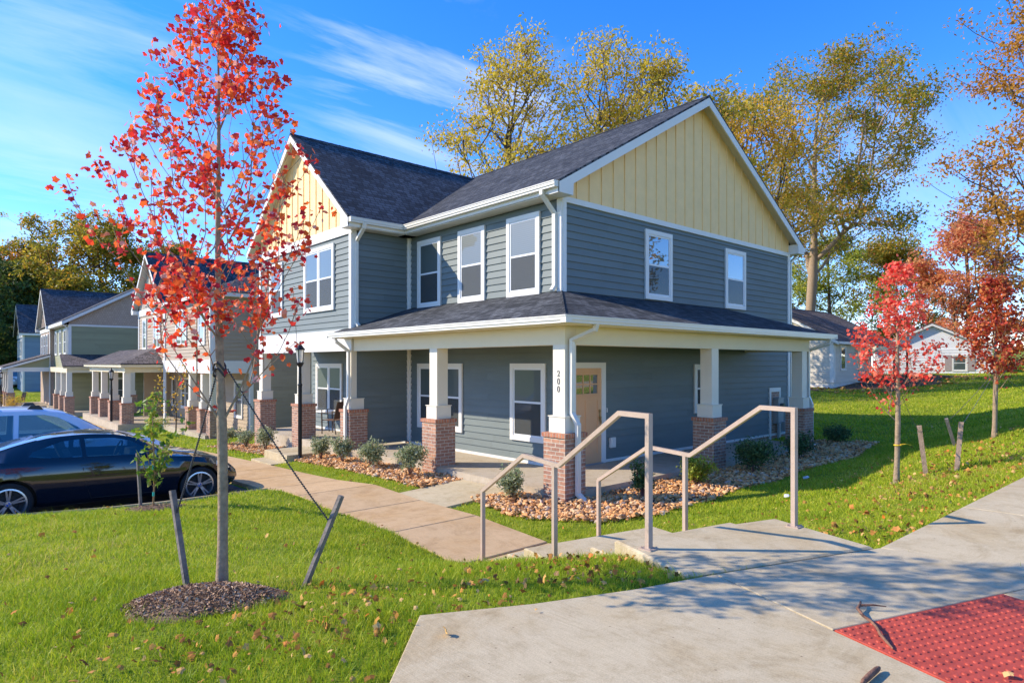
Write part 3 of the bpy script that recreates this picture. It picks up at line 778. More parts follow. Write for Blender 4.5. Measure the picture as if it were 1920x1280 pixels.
# red tactile pad with truncated domes
t = empty('tactile_pad', (-5.1, -8.3, ZL), 0, 'red tactile warning pad with raised domes set in the sidewalk corner', 'tactile pad')
mb = MB(); beveled(mb, shrink(PADP, .006), lambda x, y: ZL + .002, .1, .004)
e1 = np.array([-4.28 + 5.69, -8.05 + 7.55]); L1 = np.linalg.norm(e1); e1 /= L1; e2 = np.array([-4.62 + 4.28, -9.0 + 8.05]); L2 = np.linalg.norm(e2); e2 /= L2
for i in range(int(L1 / .0585)):
    for j in range(int(L2 / .0585)):
        q = np.array([-5.69, -7.55]) + e1 * (.035 + i * .0585) + e2 * (.035 + j * .0585)
        mb.lathe(q[0], q[1], [(.0145, ZL + .0015), (.0125, ZL + .007), (.006, ZL + .0085), (.0005, ZL + .0087)], 8)
mb.build('dome_panel', 'tactile', t, (-5.1, -8.3, ZL))
# ================================================================ MAIN HOUSE
ORG = (5.0, 6.0, 0.0)
H = empty('townhouse', ORG, 0, 'large slate blue two storey corner townhouse with cream gables and a wraparound porch', 'house')
SB = 'siding_blue'
f0 = FX(0); fy = FY(0); fj = FX(-1.7); fjy = FY(5.66)
# -- walls
mb = MB()
siding(mb, f0, 0, 5.66, .06, 5.5)
w = mb.build('wall', SB, H, ORG)
mb = MB(); siding(mb, fy, .0, 10.1, .06, 5.43); mb.build('wall', SB, H, ORG)
mb = MB(); siding(mb, fj, 5.66, 11.82, 2.78, 5.44)
mb.fbox(fj, 5.66, 11.82, 2.70, 2.779, -.14, 0); mb.build('wall', SB, H, ORG)
mb = MB(); siding(mb, Frame((-1.56, 5.66), (1, 0), (0, -1)), 0, 1.56, .06, 5.5, back=.12); mb.build('wall', SB, H, ORG)
mb = MB(); siding(mb, FX(.0), 5.80, 11.68, .06, 2.70); mb.build('wall', SB, H, ORG)      # recessed ground floor under the jut
mb = MB()                                                                       # hidden sides
mb.box(9.96, 10.1, .14, 12.1, -.3, 5.5); mb.box(.14, 9.96, 11.96, 12.1, -.3, 5.5); mb.box(-1.56, .14, 11.68, 11.82, 2.7, 5.5)
mb.build('wall', SB, H, ORG)
mb = MB()
mb.box(-1.55, .0, 5.8, 11.68, 2.56, 2.699)     # jut floor = porch ceiling
mb.build('porch_ceiling', 'soffit', H, ORG)
# -- porch slab, foundation
mb = MB()
mb.prism([(-1.80, 5.62), (-1.80, .955), (-1.80, -1.79), (7.85, -1.79), (7.85, -.001), (-.001, -.001), (-.001, 5.62)], -.45, -.002)
mb.prism([(-1.80, 12.1), (-1.80, 5.635), (-.001, 5.635), (-.001, 12.1)], -.6, -.004)
mb.build('porch_slab', 'concrete_porch', H, ORG)
mb = MB(); mb.box(-.002, 10.12, -.02, 12.1, -.4, .02)
mb.build('foundation', 'brick', H, ORG)
# -- base trim, corner boards, bands
mb = MB()
mb.fbox(f0, .0, 5.62, .0, .06, -.02, .046); mb.fbox(fy, 1.32, 10.1, .0, .06, -.02, .044)
mb.fbox(FX(0), 5.82, 11.68, .0, .06, -.02, .044)
mb.fbox(f0, -.032, .09, .06, 5.50, .0, .048); mb.fbox(fy, -.0, .1, .06, 5.43, .002, .046)
mb.fbox(fy, 10.0, 10.13, -.1, 5.43, .0, .048); mb.fbox(FY(0), -.03, 10.13, 5.43, 5.545, .0, .050)
mb.fbox(f0, 5.56, 5.655, .06, 5.5, .0, .044); mb.fbox(fjy, -.095, -.035, .06, 5.5, .0, .042)
mb.fbox(fj, 5.628, 5.75, 2.99, 5.42, .0, .048); mb.fbox(Frame((-1.7, 5.66), (1, 0), (0, -1)), .001, .10, 3.0, 5.5, .002, .047)
mb.fbox(fj, 11.72, 11.85, 2.99, 5.42, .0, .048)
mb.fbox(fj, 5.60, 11.88, 5.42, 5.68, .0, .052)                 # gable band of the jut
mb.fbox(fj, 5.60, 11.88, 2.46, 2.99, -.14, .052)                # beam under the jut
mb.fbox(fj, 5.60, 11.88, 2.99, 3.01, -.0, .06)
mb.build('wall_trim', 'trim', H, ORG)
# -- gables
mb = MB(); bboard(mb, fy, .0, 10.1, 5.545, 8.835, 5.05, .578); mb.build('gable', 'cream', H, ORG)
mb = MB(); bboard(mb, fj, 5.66, 11.82, 5.68, 8.615, 8.74, .844); mb.build('gable', 'cream', H, ORG)
# -- roofs
ZE, ZR = 5.75, 8.90
gable_roof(H, ORG, 'y', 5.05, 5.45, -.32, 12.4, ZE, ZR, 'roof')
gable_roof(H, ORG, 'x', 8.74, 3.46, -2.02, 4.95, ZE + .01, 8.68, 'roof')
mb = MB()     # rake boards, gable soffits, eave fascia and soffits
rake(mb, False, -.32, 5.05, 5.45, ZE, ZR, .20, .03); rake(mb, True, -2.02, 8.74, 3.46, ZE + .01, 8.68, .18, .03)
rake(mb, False, 12.37, 5.05, 5.45, ZE, ZR, .20, .03)
mb.box(-.40, -.37, .004, 5.27, 5.52, 5.70); mb.box(10.47, 10.5, .004, 12.36, 5.52, 5.70)
mb.box(-1.99, -.40, 5.27, 5.30, 5.52, 5.70); mb.box(-1.99, -.3, 12.17, 12.2, 5.52, 5.70)
# boxed eave returns at the gable feet
mb.hexa([(-.40, -.319, 5.50), (-.0, -.319, 5.50), (-.0, -.0, 5.50), (-.40, -.0, 5.50), (-.40, -.319, 5.70), (.02, -.319, 5.78), (.02, -.0, 5.78), (-.40, -.0, 5.70)])
mb.hexa([(10.1, -.319, 5.50), (10.5, -.319, 5.50), (10.5, -.0, 5.50), (10.1, -.0, 5.50), (10.08, -.319, 5.78), (10.5, -.319, 5.70), (10.5, -.0, 5.70), (10.08, -.0, 5.78)])
mb.hexa([(-2.019, 5.28, 5.50), (-1.701, 5.28, 5.50), (-1.701, 5.66, 5.50), (-2.019, 5.66, 5.50), (-2.019, 5.28, 5.70), (-1.701, 5.28, 5.70), (-1.701, 5.66, 5.98), (-2.019, 5.66, 5.98)])
mb.build('roof_trim', 'trim', H, ORG)
mb = MB()
sl = (ZR - ZE) / 5.45; t = .065
for sg in (-1, 1):
    e = 5.05 + sg * 5.44
    pts = [(e, -.30, ZE - t), (5.05, -.30, ZR - t), (5.05, -.0, ZR - t), (e, -.0, ZE - t)]
    mb.face(pts if sg < 0 else pts[::-1])
sl2 = 3.46
for sg in (-1, 1):
    e = 8.74 + sg * 3.45
    pts = [(-2.0, e, ZE - t), (-2.0, 8.74, 8.68 - t), (-1.7, 8.74, 8.68 - t), (-1.7, e, ZE - t)]
    mb.face(pts if sg > 0 else pts[::-1])
mb.box(-.37, -.02, .0, 5.29, 5.50, 5.515); mb.box(-1.70, -.38, 5.30, 5.64, 5.50, 5.517); mb.box(10.12, 10.47, .0, 12, 5.5, 5.515)
mb.build('soffit', 'soffit', H, ORG)
g = MB(); gutter(g, [(-.40, -.30, 5.62), (-.40, 5.21, 5.62)], (-1, 0)); g.build('gutter', 'gutter', H, ORG); g = MB(); gutter(g, [(-2.0, 5.27, 5.62), (-.53, 5.27, 5.62)], (0, -1)); g.build('gutter', 'gutter', H, ORG); g = MB()
gutter(g, [(10.5, -.3, 5.62), (10.5, 12.3, 5.62)], (1, 0))
g.build('gutter', 'gutter', H, ORG)
# -- porch roof
ZP0, ZP1 = 2.90, 3.62
pr = MB()
A, B_, C, D_ = (0, 0, ZP1), (-2.12, -2.12, ZP0), (6.35, 0, ZP1), (8.12, -2.12, ZP0)
L = math.hypot(2.12, ZP1 - ZP0)
pr.slab([(-.0, 5.66, ZP1), A, B_, (-2.12, 6.0, ZP0), (-1.735, 6.0, ZP0 + .385 * .34), (-1.735, 5.66, ZP0 + .385 * .34)], .05, (0, 1, 0), (2.12 / L, 0, (ZP1 - ZP0) / L))
pr.slab([B_, A, C, D_][::-1], .05, (1, 0, 0), (0, 2.12 / L, (ZP1 - ZP0) / L))
pr.slab([C, D_, (8.12, 0, ZP0)][::-1], .05, (0, 1, 0), (-1.77 / 1.9, 0, .38))
pr.build('porch_roof', 'roof', H, ORG)
hp = MB()     # hip cap shingles
for k in range(11):
    a, b = k / 11, (k + 1) / 11
    q = lambda t: Vector(A).lerp(Vector(B_), t)
    for side in ((.14, -.0), (-.0, .14)):
        p0, p1 = q(a), q(b)
        sx = Vector((side[0], side[1], -.05)) * 1.0
        hp.face([p0 + Vector((0, 0, .014)), p1 + Vector((0, 0, .024)), p1 + sx + Vector((0, 0, .024)), p0 + sx + Vector((0, 0, .014))])
hp.build('hip_cap', 'roof', H, ORG)
bm_ = MB()   # porch beams with fascia
bm_.box(-1.71, -1.45, -1.71, 5.56, 2.45, 2.79); bm_.box(-1.449, 7.62, -1.712, -1.45, 2.452, 2.792)
bm_.box(7.36, 7.62, -1.449, -.035, 2.45, 2.79)
bm_.build('porch_beam', 'trim_cream', H, ORG)
fs = MB()
fs.box(-2.08, -2.05, -2.05, 6.0, 2.76, 2.875); fs.box(-2.08, 8.08, -2.08, -2.051, 2.76, 2.875); fs.box(8.05, 8.08, -2.05, -.02, 2.76, 2.875)
fs.box(-2.05, -1.70, -2.05, 5.6, 2.765, 2.785); fs.box(-1.70, 8.05, -2.05, -1.70, 2.766, 2.786); fs.box(7.6, 8.05, -1.70, -.02, 2.766, 2.786)
fs.box(-1.45, -.03, -1.45, 5.6, 2.70, 2.72); fs.box(-.03, 7.4, -1.45, -.03, 2.701, 2.721)
fs.box(-2.08, -1.75, 5.6, 6.0, 2.765, 2.785)
fs.build('porch_fascia', 'trim_cream', H, ORG)
g = MB(); gutter(g, [(-2.08, 6.02, 2.80), (-2.08, -2.20, 2.80)], (-1, 0)); g.build('gutter', 'gutter', H, ORG); g = MB(); gutter(g, [(-2.19, -2.08, 2.802), (8.15, -2.08, 2.802)], (0, -1)); g.build('gutter', 'gutter', H, ORG); g = MB()
gutter(g, [(8.08, -2.19, 2.80), (8.08, -.03, 2.80)], (1, 0))
g.build('gutter', 'gutter', H, ORG)
# -- porch posts
for (x, y, zb) in ((-1.57, -1.57, -.5), (-1.57, 2.09, -.5), (-1.57, 5.816, -.6), (2.97, -1.57, -.4), (7.33, -1.57, -.4)):
    column(H, ORG, x, y, zb, .98, 2.46)
for (x, y, zb) in ((-1.57, 8.83, -.6), (-1.57, 11.80, -.8)):
    column(H, ORG, x, y, zb, .98, 2.47)
# -- windows
W = lambda fr, *a, **k: window(H, ORG, fr, *a, **k)
W(f0, .59, 1.64, 3.60, 5.34, pane='pane_blind', d=.0161); W(f0, 2.41, 3.43, 3.60, 5.34, pane='pane_blind', d=.0161); W(f0, 4.16, 5.20, 3.58, 5.34, d=.0161)
W(f0, .42, 1.52, .47, 2.14, d=.0161); W(f0, 3.27, 5.20, .47, 2.14, units=2, d=.0161)
W(fy, 2.75, 3.82, 3.64, 5.26, pane='pane_dark', d=.0161); W(fy, 6.30, 7.38, 3.63, 5.24, pane='pane_dark', d=.0161); W(fy, 4.80, 5.80, .88, 2.12, pane='pane_dark', d=.0161)
W(fj, 6.57, 8.42, 3.55, 5.30, units=2, d=.0161); W(fj, 9.96, 10.94, 3.55, 5.20, d=.0161)
W(FX(0), 9.47, 11.33, .52, 2.14, units=2, d=.0161)
# -- front door: six-light craftsman door on the gable side
mb = MB(); mb.fbox(fy, .12, .26, .06, 2.16, .0, .072); mb.fbox(fy, 1.17, 1.31, .0, 2.16, .0, .072); mb.fbox(fy, .26, 1.17, 2.04, 2.16, .0, .072)
dr = mb.build('door', 'trim', H, ORG)
mb = MB()
mb.fbox(fy, .26, 1.17, .02, 2.04, -.02, .042)
for a, b, c, d in ((.26, .38, .02, 2.04), (1.05, 1.17, .02, 2.04), (.38, 1.05, 1.90, 2.04), (.38, 1.05, 1.36, 1.50), (.38, 1.05, .02, .22), (.665, .765, .22, 1.36)):
    mb.fbox(fy, a, b, c, d, .042, .056)
for a in (.595, .815): mb.fbox(fy, a - .015, a + .015, 1.50, 1.90, .042, .054)
mb.fbox(fy, .38, 1.05, 1.685, 1.715, .042, .053)
mb.fbox(fy, .34, 1.09, 1.455, 1.49, .056, .08)
dl = mb.build('door_leaf', 'door', dr, ORG)
mb = MB(); mb.fbox(fy, .385, 1.045, 1.505, 1.895, .042, .046); mb.build('door_light', 'pane_dark', dr, ORG)
mb = MB()
mb.fbox(fy, 1.09, 1.13, .90, 1.16, .054, .064); mb.sweep([(1.11, -.03, .98), (1.11, -.10, .98)], .055, .055, (1, 0, 0), sides=12); mb.sweep([(1.11, -.03, 1.12), (1.11, -.085, 1.12)], .05, .05, (1, 0, 0), sides=12)
mb.sweep([(1.11, -.09, .98), (1.11, -.105, .86)], .02, .03, (1, 0, 0))
mb.build('door_handle', 'brass', dr, ORG)
mb = MB(); mb.fbox(fy, .26, 1.17, -.0, .022, .0, .12); mb.build('threshold', 'grey_metal', dr, ORG)
# -- small fittings
mb = MB(); mb.fbox(fy, 1.36, 1.39, 1.08, 1.17, .018, .055); mb.build('doorbell', 'trim', H, ORG)
mb = MB(); mb.fbox(fy, 1.47, 1.65, .30, .52, .018, .07); mb.fbox(fy, 1.50, 1.62, .33, .49, .07, .095); mb.build('outlet_box', 'trim', H, ORG)
# electric meter on its brick panel
mb = MB(); mb.fbox(fy, 8.80, 8.90, -.1, 1.42, .0, .05); mb.fbox(fy, 8.90, 9.42, 1.30, 1.42, .0, .05); mb.fbox(fy, 9.42, 9.5, -.1, 1.42, .0, .048)
mp = mb.build('meter_panel', 'trim', H, ORG)
mb = MB(); mb.fbox(fy, 8.90, 9.42, -.3, 1.30, .0, .03); mb.build('brick_panel', 'brick', mp, ORG)
mb = MB(); mb.fbox(fy, 9.03, 9.36, .36, 1.12, .03, .20); mb.fbox(fy, 9.02, 9.37, 1.10, 1.13, .03, .215)
mb.sweep([(9.20, -.11, .36), (9.20, -.11, -.3)], .07, .07, (1, 0, 0), sides=10)
mb.fbox(fy, 9.25, 9.52, .16, .42, .20, .30)
mb.build('meter_box', 'grey_metal', mp, ORG)
mb = MB(); mb.sweep([(9.20, -.2, .88), (9.20, -.30, .88)], .18, .18, (1, 0, 0), sides=16); mb.build('meter_dial', 'pane', mp, ORG)
# -- downspouts
DS = lambda p, **k: downspout(H, ORG, p, **k)
DS([(-.47, .10, 5.62), (-.47, .10, 5.52), (-.09, .12, 5.20), (-.09, .12, 3.72), (-.17, .12, 3.62)], side=(0, 1, 0))
DS([(-1.62, 5.16, 5.62), (-1.62, 5.20, 5.50), (-1.62, 5.585, 5.22), (-1.62, 5.585, 3.16), (-1.60, 5.49, 3.08)], side=(1, 0, 0))
DS([(-1.40, -2.14, 2.80), (-1.40, -2.10, 2.69), (-1.60, -1.77, 2.52), (-1.60, -1.77, 1.32), (-1.57, -1.88, 1.12), (-1.57, -1.88, -.02), (-1.55, -2.08, -.16)], side=(1, 0, 0))
DS([(7.85, -2.14, 2.80), (7.85, -2.10, 2.66), (7.66, -1.66, 2.48), (7.66, -1.66, 1.28), (7.72, -1.72, 1.06), (7.72, -1.72, .02), (7.95, -1.85, -.08)], side=(0, 1, 0))
DS([(10.56, -.05, 5.60), (10.56, -.05, 5.5), (10.19, -.02, 5.25), (10.19, -.02, .1), (10.25, -.1, -.02)], side=(0, 1, 0))
DS([(-2.14, 5.75, 2.8), (-2.1, 5.72, 2.68), (-1.78, 5.70, 2.45), (-1.78, 5.70, 1.3), (-1.87, 5.70, 1.05), (-1.87, 5.70, -.1), (-2.05, 5.68, -.22)], side=(0, 1, 0))
# -- house number 200 on the corner post
def glyph(mb, ch, cy, z0, h, x):
    w = h * .52
    P = lambda u, v: (x, cy - (u - .5) * w, z0 + v * h)   # u runs left to right as seen from -X
    def ribbon(path):   # (u, v, width u, width v)
        n = len(path)
        for i in range(n - 1):
            (a, b, wa), (c, d, wc) = path[i], path[i + 1]
            t = Vector((c - a, (d - b) * 1.9)).normalized(); nn = Vector((-t.y, t.x))
            o = lambda q, r, ww, s: P(q + nn.x * ww * s, r + nn.y * ww * s / 1.9)
            mb.hexa([o(a, b, wa, -1), o(a, b, wa, 1), o(c, d, wc, 1), o(c, d, wc, -1)] +
                    [(px - .006, py, pz) for px, py, pz in (o(a, b, wa, -1), o(a, b, wa, 1), o(c, d, wc, 1), o(c, d, wc, -1))])
    if ch == '0':
        ribbon([(.5 + .42 * math.cos(q), .5 + .47 * math.sin(q), .05 + .09 * abs(math.cos(q))) for q in np.linspace(0, 2 * math.pi, 21)])
    else:
        ribbon([(.10, .72, .10), (.14, .86, .07), (.32, .96, .06), (.55, .97, .07), (.78, .88, .10), (.86, .74, .13), (.80, .58, .12), (.60, .40, .09), (.34, .22, .07), (.12, .08, .06)])
        ribbon([(.08, .07, .09), (.5, .07, .10), (.92, .08, .09)]); ribbon([(.92, .05, .06), (.95, .26, .04)])
        ribbon([(.08, .74, .10), (.2, .72, .10)])
for ch, z in (('2', 1.915), ('0', 1.785), ('0', 1.655)):
    mb = MB(); glyph(mb, ch, -1.565, z, .108, -1.7085); mb.build('numeral', 'numeral', H, ORG)
# ================================================================ SIDE PORCH FURNITURE
def patio_chair(loc, rz, label):
    t = empty('patio_chair', loc, rz, label, 'chair')
    m = MB()
    for y in (-.25, .25):
        m.sweep([(.22, y, 0), (.23, y, .42), (.24, y, .64), (-.20, y, .66)], .025, .025, (0, 1, 0))
        m.sweep([(-.30, y, 0), (-.22, y, .42), (-.36, y, .98)], .025, .025, (0, 1, 0))
    m.sweep([(-.22, -.25, .41), (-.22, .25, .41)], .02, .02); m.sweep([(.23, -.25, .41), (.23, .25, .41)], .02, .02); m.sweep([(-.36, -.25, .97), (-.36, .25, .97)], .025, .025)
    m.build('frame', 'bark_dark', t)
    s = MB(); s.hexa([(-.22, -.235, .405), (.23, -.235, .415), (.23, .235, .415), (-.22, .235, .405), (-.22, -.235, .42), (.23, -.235, .43), (.23, .235, .43), (-.22, .235, .42)]); s.build('seat', 'brown_sling', t)
    b = MB(); b.hexa([(-.222, -.235, .45), (-.222, .235, .45), (-.352, .235, .96), (-.352, -.235, .96), (-.212, -.235, .452), (-.212, .235, .452), (-.342, .235, .962), (-.342, -.235, .962)]); b.build('backrest', 'brown_sling', t)
    return t
M['brown_sling'] = plain('brown_sling_fabric', (.16, .085, .06), .8, .15, 30)
patio_chair((-.45, 9.25, 0), R(115), 'brown metal patio chair on the porch behind the lamp post')
t = empty('patio_table', (-.55, 10.05, 0), 0, 'small glass topped patio table beside the brown chair', 'table')
m = MB(); m.lathe(0, 0, [(.0, .70), (.36, .70), (.37, .71), (.36, .72), (0, .72)], 24, False); m.build('table_top', 'pane', t)
for k in range(4):
    a = R(45 + 90 * k); l = MB(); l.sweep([(.34 * math.cos(a), .34 * math.sin(a), 0), (.28 * math.cos(a), .28 * math.sin(a), .70)], .022, .022); l.build('leg', 'bark_dark', t)
M['fence_wood'] = plain('dark_fence_timber', (.07, .085, .085), .9, .25, 4)
# ================================================================ NEIGHBOURING TOWNHOUSES
def townhouse2():
    z = -.70
    o = (3, 24, z)
    h = empty('townhouse', o, 0, 'tan two storey townhouse with white trim just beyond the slate blue house', 'house')
    xf = -1.4
    fr = FX(xf)
    mb = MB(); siding(mb, fr, 17.7, 30.3, z + 2.99, z + 5.5); mb.build('wall', 'siding_tan', h, o)
    mb = MB(); siding(mb, Frame((xf, 17.7), (1, 0), (0, -1)), 0, 9.4, z + 2.9, z + 5.5); siding(mb, Frame((.1, 17.7), (1, 0), (0, -1)), 0, 7.9, z - .3, z + 2.9); mb.build('wall', 'siding_tan', h, o)
    mb = MB(); siding(mb, FX(.1), 17.86, 30.3, z, z + 2.75); mb.build('wall', 'siding_tan', h, o)
    mb = MB(); mb.box(7.9, 8, 17.8, 30.2, z - .5, z + 5.5); mb.box(xf + .2, 8, 30.2, 30.3, z - .5, z + 5.5); mb.build('wall', 'siding_tan', h, o)
    mb = MB(); mb.box(xf + .1, .1, 17.85, 30.3, z + 2.75, z + 2.98); mb.build('porch_ceiling', 'soffit', h, o)
    mb = MB(); mb.box(xf - .25, .1, 17.9, 30.3, z - .5, z); mb.box(-3.3, xf - .25, 25.3, 35.2, z - .5, z - .004); mb.build('porch_slab', 'concrete_porch', h, o)
    mb = MB(); fy2 = FY(17.7)
    mb.fbox(fr, 17.66, 30.34, z + 2.45, z + 2.99, -.14, .055); mb.fbox(fy2, xf + .14, .10, z + 2.45, z + 2.95, -.14, .055); mb.fbox(fy2, .02, .16, z - .3, z + 2.45, -.1, .058)
    mb.fbox(fr, 17.66, 17.80, z + 2.99, z + 5.5, 0, .05); mb.fbox(fy2, xf - .035, xf + .1, z + 2.96, z + 5.5, .001, .051)
    mb.fbox(fr, 24.75, 25.0, z - .5, z + 5.5, 0, .07); mb.fbox(fr, 30.2, 30.34, z + 2.99, z + 5.4, 0, .05)
    mb.fbox(fr, 24.8, 30.4, z + 5.36, z + 5.68, .001, .056)
    mb.build('wall_trim', 'trim', h, o)
    # steep front gable + hipped block to the right
    gable_roof(h, o, 'x', 27.6, 3.1, xf - .32, 6, z + 5.75, z + 8.5, 'roof_far')
    mb = MB()
    e0, y0, y1, xr, zr = xf - .32, 17.35, 27.6, 4.6, z + 8.2; ze = z + 5.72
    mb.slab([(e0, y0, ze), (8.4, y0, ze), (xr, 21.6, zr)], .05, (1, 0, 0), (0, .86, .5))
    mb.slab([(e0, y1, ze), (e0, y0, ze), (xr, 21.6, zr), (xr, y1, zr)], .05, (0, 1, 0), (.9, 0, .4))
    mb.slab([(8.4, y0, ze), (8.4, y1, ze), (xr, y1, zr), (xr, 21.6, zr)], .05, (0, 1, 0), (-.9, 0, .4))
    mb.build('roof', 'roof_far', h, o)
    mb = MB(); bboard(mb, fr, 24.9, 30.3, z + 5.68, z + 8.43, 27.6, .887); mb.build('gable', 'tan_board', h, o)
    mb = MB(); rake(mb, True, xf - .32, 27.6, 3.1, z + 5.75, z + 8.5, .18)
    mb.box(e0 + .0, 8.3, y0 + .02, y0 + .06, ze - .2, ze - .05); mb.box(e0 + .02, e0 + .05, y0 + .06, 24.5, ze - .2, ze - .05); mb.box(e0, 8, y0 + .06, 17.7, ze - .21, ze - .19)
    for sg in (-1, 1):
        e = 27.6 + sg * 3.09
        pts = [(xf - .3, e, z + 5.69), (xf - .3, 27.6, z + 8.43), (xf, 27.6, z + 8.43), (xf, e, z + 5.69)]; mb.face(pts if sg > 0 else pts[::-1])
        mb.box(xf - .31, xf, min(e, 27.6 + sg * 2.7), max(e, 27.6 + sg * 2.7), z + 5.48, z + 5.69)
    mb.build('roof_trim', 'trim', h, o)
    # porch with hipped near end
    pr = MB(); a0, a1 = 25.0, 35.5; e = -3.25
    pr.slab([(xf, 26.8, z + 3.62), (e, a0, z + 2.85), (e, a1, z + 2.85), (xf, a1, z + 3.62)][::-1], .06, (0, 1, 0), (.92, 0, .4))
    pr.slab([(e, a0, z + 2.85), (xf - .0, a0, z + 2.85), (xf, 26.8, z + 3.62)], .06, (1, 0, 0), (0, .92, .4))
    pr.build('porch_roof', 'roof_brown', h, o)
    bb = MB(); bb.box(-2.98, -2.75, 25.5, 35.1, z + 2.42, z + 2.72); bb.box(-2.749, xf, 25.5, 25.73, z + 2.421, z + 2.721); bb.box(-3.22, -3.19, 25.05, 35.4, z + 2.68, z + 2.80); bb.box(-3.19, xf - .05, 25.05, 25.08, z + 2.68, z + 2.80); bb.box(-3.19, -1.45, 25.08, 35.4, z + 2.73, z + 2.745)
    bb.build('porch_beam', 'trim_cream', h, o)
    for y in (25.75, 28.6, 31.3, 34.0): column(h, o, -2.86, y, z - .5, z + .98, z + 2.43)
    for y in (19.2, 20.9): column(h, o, xf + .13, y, z - .5, z + .98, z + 2.46)
    column(h, o, xf + .13, 17.95, z - .5, z + .98, z + 2.46)
    W = lambda f_, *a, **k: window(h, o, f_, *a, **k)
    W(fr, 18.6, 19.5, z + 3.6, z + 5.25); W(fr, 21.2, 22.9, z + 3.6, z + 5.25, units=2)
    W(fr, 25.6, 27.0, z + 3.55, z + 5.25, units=2); W(fr, 28.5, 29.35, z + 3.55, z + 5.2)
    W(FX(.1), 18.65, 19.65, z + .5, z + 2.14); W(FX(.1), 22.3, 23.8, z + .5, z + 2.14, units=2); W(FX(.1), 26.4, 27.9, z + .5, z + 2.14, units=2); W(FX(.1), 28.9, 29.7, z + .5, z + 2.14)
    downspout(h, o, [(xf - .08, 17.75, z + 5.5), (xf - .08, 17.75, z + 2.9), (xf - .06, 17.75, z - .2)], side=(0, 1, 0))
townhouse2()

